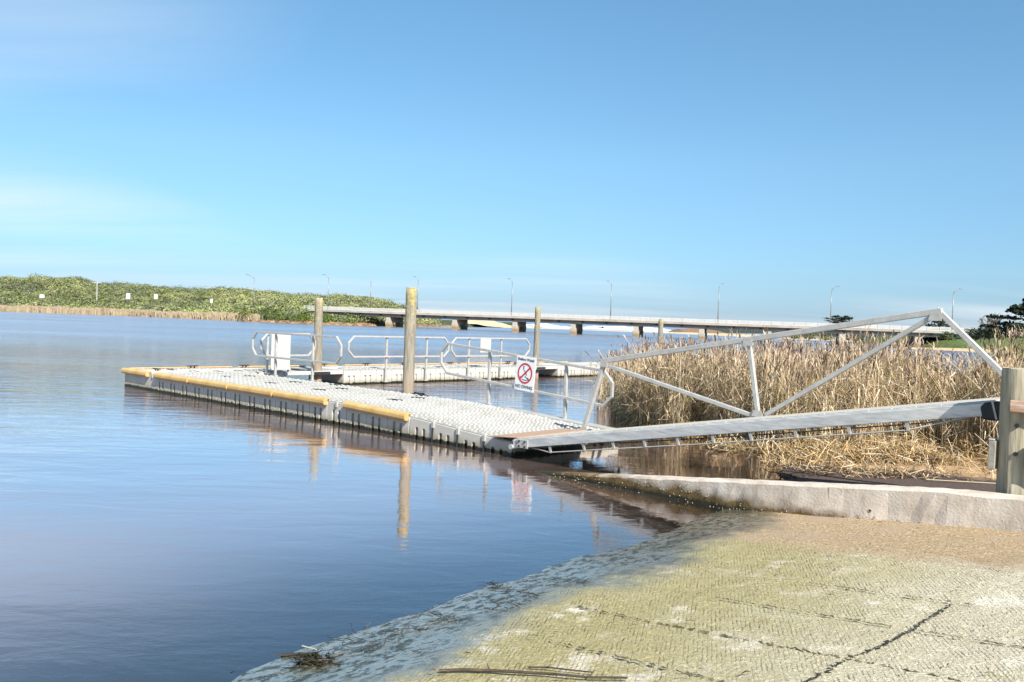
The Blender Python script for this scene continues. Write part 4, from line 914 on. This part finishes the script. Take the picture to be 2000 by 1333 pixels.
# ================================================================== REEDS
def reed_patch(name, label, poly_n, sampler, hfun, cols, lean=(.0, .0), wid=(.0055, .0095), leaf=3, heads=.36, kind='stuff', jit=.16):
    x, y = sampler(poly_n); n = len(x); z0 = np.maximum(sand_z(x, y), -.25) - .03; h = hfun(x, y) * np.where(rng.random(n) < .12, rng.uniform(.4, .8, n), rng.uniform(.74, 1.14, n))
    ld = rng.uniform(0, 2 * math.pi, n); la = np.abs(rng.normal(0, jit, n)) * h * np.where(rng.random(n) < .14, 2.6, 1)
    lx = np.cos(ld) * la + lean[0] * h; ly = np.sin(ld) * la + lean[1] * h
    ss = np.array([0, .3, .62, 1.0]); P = np.stack([x[:, None] + lx[:, None] * ss ** 1.7, y[:, None] + ly[:, None] * ss ** 1.7, z0[:, None] + h[:, None] * (ss - .06 * ss ** 3)], -1)
    sa = rng.uniform(0, math.pi, n); side = np.stack([np.cos(sa), np.sin(sa), np.zeros(n)], 1)
    wv = rng.uniform(wid[0], wid[1], n)[:, None] * np.array([1.1, 1, .8, .45])
    ci = rng.choice(len(cols), n); C0 = np.array(cols)[ci] * np.where(rng.random((n, 1)) < .22, rng.uniform(.3, .6, (n, 1)), rng.uniform(.75, 1.25, (n, 1)))
    parts = [ribbons(P, side, wv, C0)]
    for _ in range(leaf):                                 # long drooping leaves
        k = rng.uniform(.25, .85, n); i0 = np.clip((k * 3).astype(int), 0, 2); f = k * 3 - i0
        p0 = P[np.arange(n), i0] * (1 - f[:, None]) + P[np.arange(n), i0 + 1] * f[:, None]
        a = rng.uniform(0, 2 * math.pi, n); L_ = rng.uniform(.22, .55, n); up = rng.uniform(.35, 1.0, n)
        dh = np.stack([np.cos(a), np.sin(a), np.zeros(n)], 1)
        p1 = p0 + dh * (L_ * .35)[:, None] + np.array([0, 0, 1]) * (L_ * up * .6)[:, None]
        p2 = p0 + dh * (L_ * .85)[:, None] + np.array([0, 0, 1]) * (L_ * (up * .75 - rng.uniform(0, .5, n)))[:, None]
        sd2 = np.stack([-np.sin(a), np.cos(a), rng.normal(0, .3, n)], 1)
        parts.append(ribbons(np.stack([p0, p1, p2], 1), sd2, np.tile(np.array([.005, .0085, .002]), (n, 1)) * rng.uniform(.8, 1.4, (n, 1)), C0 * rng.uniform(.8, 1.2, (n, 1))))
    hm = rng.random(n) < heads; m_ = hm.sum()
    if m_:
        tip = P[hm, 3]; dirn = P[hm, 3] - P[hm, 2]; dirn /= np.linalg.norm(dirn, axis=1)[:, None]; L_ = rng.uniform(.06, .17, m_)[:, None]
        for rot in (0, 1):
            a = rng.uniform(0, math.pi, m_) + rot * 1.57; sd2 = np.stack([np.cos(a), np.sin(a), np.zeros(m_)], 1)
            nod = np.stack([np.cos(a * 3), np.sin(a * 3), np.zeros(m_)], 1) * L_ * .3
            Q = np.stack([tip - dirn * L_ * .2, tip + dirn * L_ * .35, tip + dirn * L_ * .75 + nod * .5, tip + dirn * L_ + nod], 1)
            hc = np.where(rng.random((m_, 1)) < .45, np.array([[.16, .105, .075]]), np.array([[.50, .38, .28]])) * rng.uniform(.6, 1.4, (m_, 1))
            parts.append(ribbons(Q, sd2, np.tile(np.array([.006, .022, .018, .004]), (m_, 1)) * rng.uniform(.6, 1.3, (m_, 1)), hc))
    o = cloud(name, *merge(parts), m_reed)
    return tag(o, label, 'reeds', kind=kind)
from_poly = lambda poly: poly
def in_poly(x, y, poly):
    c = np.zeros(len(x), bool); n = len(poly); j = n - 1
    for i in range(n):
        (xi, yi), (xj, yj) = poly[i], poly[j]
        c ^= ((yi > y) != (yj > y)) & (x < (xj - xi) * (y - yi) / (yj - yi + 1e-12) + xi); j = i
    return c
def samp(poly, clump=.5, seed=3, keep=None):
    P = np.array(poly); lo, hi = P.min(0), P.max(0)
    def f(n):
        X_ = np.zeros(0); Y_ = np.zeros(0)
        while len(X_) < n:
            x = rng.uniform(lo[0], hi[0], n * 3); y = rng.uniform(lo[1], hi[1], n * 3)
            ok = in_poly(x, y, poly) & (rng.random(n * 3) < np.clip((noise2(x + 60, y + 60, seed, 3, 1.1) - .5) * 4 * clump + .6, .03, 1))
            if keep is not None: ok &= keep(x, y)
            X_ = np.concatenate([X_, x[ok]]); Y_ = np.concatenate([Y_, y[ok]])
        return X_[:n], Y_[:n]
    return f
straw = [(.68, .53, .34), (.76, .62, .42), (.60, .44, .26), (.50, .35, .19), (.80, .69, .51), (.70, .55, .36), (.42, .36, .16)]
front = [(2.0, 17.6), (2.35, 15.6), (2.9, 14.6), (3.35, 15.4), (3.45, 13.4), (4.3, 12.6), (5.6, 12.6), (7.2, 11.9), (9.5, 11.0), (12, 11), (12, 14), (8, 15.8), (5.2, 17.2), (3.4, 19)]
def h_main(x, y):
    r = x / y
    h = np.interp(r, [.10, .125, .17, .22, .3, .45, .48, .505, .535, .56, .7], [1.25, 1.42, 1.62, 1.6, 1.64, 1.55, 1.45, 1.12, 1.18, 1.5, 1.6])
    return h * (.70 + .56 * noise2(x * .9 + 11, y * .9 + 7, 41, 3, 1))
reed_patch('reed_bed', 'tall dry tan reeds with brown seed heads behind the gangway', 17000, samp(front, .8), h_main, straw)
back = [(1.75, 18.2), (3.4, 18.6), (5.2, 17), (8, 15.6), (12, 14), (14, 18), (9, 22), (5.8, 25.5), (3.9, 26.5), (2.6, 24)]
gap = lambda x, y: ~((x / y > .495) & (x / y < .535) & (y > 14))
reed_patch('reed_bed', 'further rows of dry reeds running out along the bank behind the pile', 5200, samp(back, .5, 5, gap), lambda x, y: h_main(x, y) * .98, straw, leaf=2)
green = [(8.0, 14.6), (9.6, 13.6), (14, 13), (16, 18), (11.5, 19.5), (9.2, 17)]
reed_patch('reed_bed', 'taller green-tinged reeds at the right edge above the timber post', 5200, samp(green, .5, 6), lambda x, y: np.interp(x / y, [.52, .56, .60, .7], [1.3, 1.75, 1.95, 2.1]), [(.30, .31, .10), (.38, .37, .14), (.22, .25, .07), (.50, .44, .22)], lean=(.12, 0), heads=.2, leaf=4)
# broken, flattened straw on the sand in front of the stand
def litter(n, poly, name, label, cols, hmax=.16, L=(.15, .5)):
    x, y = samp(poly, .6, 9)(n); z = np.maximum(sand_z(x, y), 0) + np.abs(rng.normal(0, hmax, n)) * np.clip(noise2(x * 1.6 + 9, y * 1.6, 77, 2, 1) * 1.6 - .3, 0.05, 1)
    a = rng.uniform(0, 2 * math.pi, n); l = rng.uniform(*L, n); tl = rng.normal(.15, .35, n)
    d = np.stack([np.cos(a), np.sin(a), tl], 1) * l[:, None] / 2; c = np.stack([x, y, z], 1)
    bend = np.stack([rng.normal(0, .05, n), rng.normal(0, .05, n), np.abs(rng.normal(0, .06, n))], 1)
    P = np.stack([c - d, c + bend, c + d], 1); P[..., 2] = np.maximum(P[..., 2], np.maximum(sand_z(P[..., 0], P[..., 1]), 0) + .006)
    sd2 = np.stack([-np.sin(a), np.cos(a), rng.normal(0, .4, n)], 1)
    C = np.array(cols)[rng.choice(len(cols), n)] * rng.uniform(.6, 1.3, (n, 1))
    o = cloud(name, *ribbons(P, sd2, np.tile(np.array([.007, .009, .005]), (n, 1)) * rng.uniform(.7, 1.4, (n, 1)), C), m_reed)
    return tag(o, label, 'straw', kind='stuff')
litter(7500, [(3.0, 13.6), (3.5, 12.4), (4.4, 11.9), (5.6, 11.7), (7.3, 11.0), (9, 10.4), (10, 11.6), (7, 12.9), (4.6, 13.6)], 'reed_litter', 'matted broken straw lying on the sand in front of the reeds', [(.58, .42, .22), (.66, .50, .28), (.50, .34, .15), (.62, .54, .40), (.42, .28, .13)])
litter(1500, [(3.4, 12.3), (4.0, 10.9), (6.2, 10.0), (8.5, 9.6), (9, 11), (6, 12)], 'reed_litter', 'sparse broken straw scattered on the dark shade-painted mud beside the wall', [(.50, .36, .20), (.38, .26, .13), (.60, .48, .30)], .03, (.06, .3))
litter(900, [(2.2, 16.2), (2.9, 14.3), (3.5, 14.6), (3.2, 16)], 'reed_litter', 'clump of broken straw at the foot of the leftmost reeds', [(.50, .36, .16), (.42, .30, .12), (.6, .48, .28)], .12)
# dark sticks and weed on the sand
for X_, Y_, s_, lab in ((3.55, 10.9, 1.0, 'dark weed tangle on the sand behind the wall, leftmost'), (4.05, 11.0, .8, 'curled dark dead branch on the sand behind the wall'), (4.9, 10.75, .8, 'dark twig heap on the sand in front of the straw, right of the curled branch')):
    mb = MB(); rd = random.Random(int(X_ * 100))
    for k in range(14):
        a = rd.uniform(0, 6.28); p = Vector((rd.gauss(0, .10), rd.gauss(0, .06), .01)); pts = [p]
        for q in range(4):
            a += rd.gauss(0, .5); p = p + Vector((math.cos(a) * .07, math.sin(a) * .05, rd.uniform(-.01, .05))) * s_; pts.append(p)
        mb.tube(pts, [.006, .006, .005, .004, .002], 5)
    tag(mb.build('weed_tangle', m_stick, None, (X_, Y_, float(max(sand_z(np.array([X_]), np.array([Y_]))[0], 0)))), lab, 'driftwood')
tag(MB().bar((5.0, 10.35, .14), (6.2, 10.0, .17), .012, .008).build('dry_stalk', m_pale), 'single pale dry stalk lying on the damp shade-painted sand by the wall', 'stalk')

# ================================================================== DEBRIS ON THE RAMP
def ramp_pt(X, Y, dz=0):
    t, b = TB(X, Y); return Vector((X, Y, max(float(ramp_z(t, b)), 0) + dz))
def tangle(loc, n, spread, ht, seed, label, leafy=True, name='seaweed_clump'):
    rd = random.Random(seed); mb = MB()
    for k in range(n):
        a = rd.uniform(0, 6.28); p = Vector((rd.gauss(0, spread), rd.gauss(0, spread * .6), rd.uniform(.0, ht * .6))); pts = [p]
        for q in range(4):
            a += rd.gauss(0, .7); p = p + Vector((math.cos(a) * .035, math.sin(a) * .03, rd.uniform(-.012, .016))); p.z = max(p.z, .003); pts.append(p)
        mb.tube(pts, [k_ * (1 if leafy else .45) for k_ in (.004, .005, .004, .003, .0015)], 5)
        if leafy:
            c = pts[2]; s_ = rd.uniform(.008, .018); mb.add([(c.x - s_, c.y, c.z), (c.x, c.y - s_, c.z + s_), (c.x + s_, c.y, c.z), (c.x, c.y + s_, c.z + s_ * .6)], [(0, 1, 2), (0, 2, 3)])
    o = mb.build(name, m_weed, None, loc); return tag(o, label, 'seaweed')

tangle((-.95, 4.5, .008), 60, .042, .05, 3, 'thick bunch of dark wet seaweed in the shallows at the bottom edge')
tangle((-.06, 6.0, .0), 14, .04, .035, 5, 'small looped dark weed at the water edge further up the ramp', False)
for i, (X_, Y_) in enumerate(((-.37, 5.24), (-.62, 5.0), (.12, 5.75), (.45, 6.05), (-.75, 4.75), (.0, 5.45))):
    tangle(ramp_pt(X_, Y_, .002), 16, .09, .012, 20 + i, ['flat strand of dark weed between the two big weed clumps', 'flat dark weed patch up-slope of the thick seaweed bunch', 'flat dark weed strand right of the small looped weed', 'flat dark weed strand nearest the wall on the wet ramp', 'flat dark weed strand beside the thick seaweed bunch', 'flat dark weed strand in the middle of the wet band'][i], False, 'weed_strand')
def stick(name, pts, r, M, label):
    P_ = [ramp_pt(x, y, z) for x, y, z in pts]; n = len(P_)
    mb = MB().tube(P_, [r * (1 - .5 * i / n) for i in range(n)], 6)
    rd = random.Random(len(pts) * 3 + int(r * 1e5))
    for p in P_[1:-1]:
        if rd.random() < .7: mb.tube([p, p + Vector((rd.uniform(-.06, .06), rd.uniform(-.05, .05), rd.uniform(.005, .03)))], [r * .5, r * .2], 5)
    return tag(mb.build(name, M), label, 'stick')
stick('drift_stick', [(-.30, 4.27, .008), (-.2, 4.262, .012), (-.05, 4.235, .010), (.06, 4.19, .015), (.18, 4.165, .010), (.30, 4.115, .014), (.42, 4.08, .008), (.6, 4.05, .008)], .009, m_stick, 'long dark twig lying along the bottom edge of the ramp')
stick('drift_stick', [(.14, 4.27, .006), (.24, 4.235, .012), (.34, 4.19, .010), (.45, 4.15, .006)], .005, m_stick, 'thin short twig beside the long dark twig')
stick('dry_stalk', [(-1.10, 4.78, .008), (-1.0, 4.68, .02)], .004, m_pale, 'short pale straw poking out of the thick seaweed bunch')
stick('drift_stick', [(-1.18, 4.64, .006), (-1.08, 4.645, .012), (-.98, 4.62, .01)], .010, m_weed, 'black wet stick floating beside the thick seaweed bunch')
# small dark fragments scattered over the slab
n_b = 1500
t_ = rng.uniform(3.9, 8.5, n_b); b_ = rng.uniform(-7, -.75, n_b); ok = rng.random(n_b) < np.clip(noise2(t_ * 1.3 + 20, b_ * 1.3 + 20, 88, 3, 1) * 2.4 - .8, .05, 1)
t_, b_ = t_[ok], b_[ok]; n_b = len(t_); a_ = rng.uniform(-.5, .5, n_b) + 1.2; l_ = rng.uniform(.008, .035, n_b)
c_ = np.stack([t_, b_, ramp_z(t_, b_) + .028], 1); d_ = np.stack([np.cos(a_) * l_, np.sin(a_) * l_, rng.normal(0, .002, n_b)], 1)
V, F, C = ribbons(np.stack([c_ - d_, c_ + np.array([0, 0, .006]), c_ + d_], 1), np.stack([-np.sin(a_), np.cos(a_), rng.normal(0, .3, n_b)], 1), np.tile(np.array([.002, .007, .003]), (n_b, 1)), np.array([[.06, .045, .03]]) * rng.uniform(.4, 2.2, (n_b, 1)))
o = cloud('plant_debris', V, F, C, m_reed); o.location = O; o.rotation_euler = (0, 0, ANG); tag(o, 'tiny dark plant fragments scattered over the boat ramp', 'debris', kind='stuff')

# ================================================================== TREES ON THE RIGHT BANK
def cypress(loc, ht, spread, label, seed, flat=False, trunk=.35, lo=.25, npl=90, col=(.018, .034, .016), cat='tree'):
    rd = random.Random(seed); e = empty('cypress_tree', loc); mbt = MB()
    mbt.tube([(0, 0, -1), (rd.uniform(-.1, .1), 0, ht * .35), (rd.uniform(-.2, .2), 0, ht * .7), (0, 0, ht * .95)], [trunk, trunk * .75, trunk * .45, trunk * .12], 8)
    parts = []
    nb = 26
    for k in range(nb):
        f = lo + (1 - lo) * (k + .5) / nb; a = k * 2.4 + rd.uniform(-.4, .4)
        L = spread * ((1 - abs(f - .72) / .9) if flat else (1.08 - f) / (1.08 - lo)) * rd.uniform(.65, 1.1); up = rd.uniform(.0, .22)
        p0 = Vector((0, 0, ht * f * .93)); p1 = p0 + Vector((math.cos(a) * L, math.sin(a) * L, L * up)); mbt.tube([p0, (p0 + p1) / 2 + Vector((0, 0, .05 * L)), p1], [trunk * .22, trunk * .14, .02], 5)
        m_ = npl; q = np.sqrt(rng.uniform(.08, 1.05, m_)); wdt = .30 * L + .15
        P = np.array(p0)[None] + (np.array(p1) - np.array(p0))[None] * q[:, None] + rng.normal(0, 1, (m_, 3)) * np.array([wdt * .55, wdt * .55, ht * .018 + .05])[None] * (1.15 - q * .7)[:, None]
        V_, F_ = leaf_quads(P, rng.uniform(.6, 1.4, m_) * max(.12, spread * .085), .8)
        parts.append((V_, F_, np.repeat(np.array([col]) * rng.uniform(.5, 1.6, (m_, 1)), 4, 0)))
    mbt.build('trunk', m_bark, e); cloud('crown', *merge(parts), m_leaf, e)
    return tag(e, label, cat)
cypress(at(1642, 185, .5), 5.1, 3.6, 'flat-topped cypress behind the bridge, right of the seventh lamp', 11, True, lo=.55)
cypress(at(1664, 186, .5), 4.0, 1.8, 'small cypress tucked beside the flat-topped one behind the bridge', 12, True, lo=.55)
cypress(at(1832, 150, 1), 5.2, 3.0, 'dark conical cypress showing through the top corner of the gangway truss', 13, lo=.3)
cypress(at(2012, 98, 1.7), 5.6, 5.4, 'large dark layered cypress at the right edge', 14, lo=.12, npl=150)
# bare winter tree
e = empty('bare_tree', at(1932, 105, 1.6)); tag(e, 'leafless grey tree left of the large dark cypress', 'tree')
mb = MB(); rd = random.Random(3)
def limb(p, d, L, r, dep):
    q = p + d * L; mb.tube([p, (p + q) / 2 + Vector((rd.gauss(0, .03), 0, rd.gauss(0, .03))) * L, q], [r, r * .8, r * .6], 5)
    if dep:
        for _ in range(3):
            nd = (d + Vector((rd.gauss(.12, .35), rd.gauss(0, .35), rd.uniform(.0, .3)))).normalized(); limb(p + d * L * rd.uniform(.6, 1), nd, L * rd.uniform(.6, .85), r * .68, dep - 1)
tr = MB().tube([(0, 0, -.5), (.03, 0, .6)], [.12, .09], 7).build('trunk', m_bark, e)
for k in range(5): limb(Vector((.03, 0, .5)), Vector((rd.gauss(.1, .35), rd.gauss(0, .3), 1)).normalized(), 1.15, .085, 3)
mb.build('branches', m_bark, e)
e = empty('bare_tree', at(1914, 106, 1.6)); tag(e, 'single thin dead stem left of the leafless grey tree', 'tree')
MB().tube([(0, 0, -.5), (.05, 0, 1.0), (.02, 0, 2.1)], [.06, .045, .015], 6).build('trunk', m_greyb, e)
MB().tube([(.04, 0, 1.2), (.16, 0, 1.6)], [.025, .01], 5).build('branch', m_greyb, e)
# bushes on the right bank
shrub('shrub', at(1905, 108, 1.7), 1.7, 1.6, (.035, .055, .02), 'dark rounded bush at the right end of the bridge rail')
shrub('shrub', at(1930, 104, 1.9), 1.4, 1.5, (.04, .055, .03), 'dark bush below the leafless tree')
shrub('shrub', at(1852, 120, 1.5), 1.4, 1.2, (.03, .055, .015), 'dark green bush on the grass bank inside the gangway truss')
shrub('shrub', at(1960, 100, 2.0), 2.2, 1.5, (.035, .05, .022), 'low dark hedge under the large cypress')
for x, Y_, r2, h2, c2, lab in ((1550, 178, 1.6, 1.0, (.12, .13, .04), 'yellow-green bank bush left of the eighth bridge pier'), (1580, 179, 1.8, 1.2, (.13, .13, .05), 'olive bush on the far bank under the bridge, left of the eighth pier'), (1612, 178, 1.7, 1.1, (.15, .14, .05), 'pale olive bush just left of the eighth bridge pier'),
                           (1670, 178, 2.0, 1.3, (.04, .06, .025), 'dark bush just right of the eighth bridge pier'), (1710, 176, 2.2, 1.3, (.035, .05, .025), 'dark bush on the bank between the last two piers'), (1745, 172, 2.0, 1.4, (.05, .07, .03), 'dark green bush left of the last bridge pier'),
                           (1812, 138, 1.5, 1.2, (.16, .14, .06), 'dry tan bush beside the last bridge pier'), (1828, 132, 1.3, 1.0, (.14, .13, .06), 'dry olive bush at the foot of the right bridge end')):
    shrub('shrub', at(x, Y_, .35), r2, h2, c2, lab)
# house roof far behind the bank
e = empty('house', at(1872, 190, 0)); tag(e, 'distant house roof behind the right end of the bridge', 'house')
MB().box(-3.6, 3.6, 0, 6, 0, 2.9).build('wall', m_greyb, e); MB().prism([(-4, 2.903), (4, 2.903), (2.4, 3.9), (-2.6, 3.9)], -.4, 6.4).build('roof', m_roof, e)
e = empty('utility_pole', at(1873, 170, 0)); tag(e, 'small power pole with crossarm above the distant house roof', 'pole')
MB().tube([(0, 0, 0), (0, 0, 4.6)], [.1, .07], 6).build('pole', m_greyb, e); MB().box(-.5, .5, -.05, .05, 4.25, 4.38).build('crossarm', m_greyb, e)
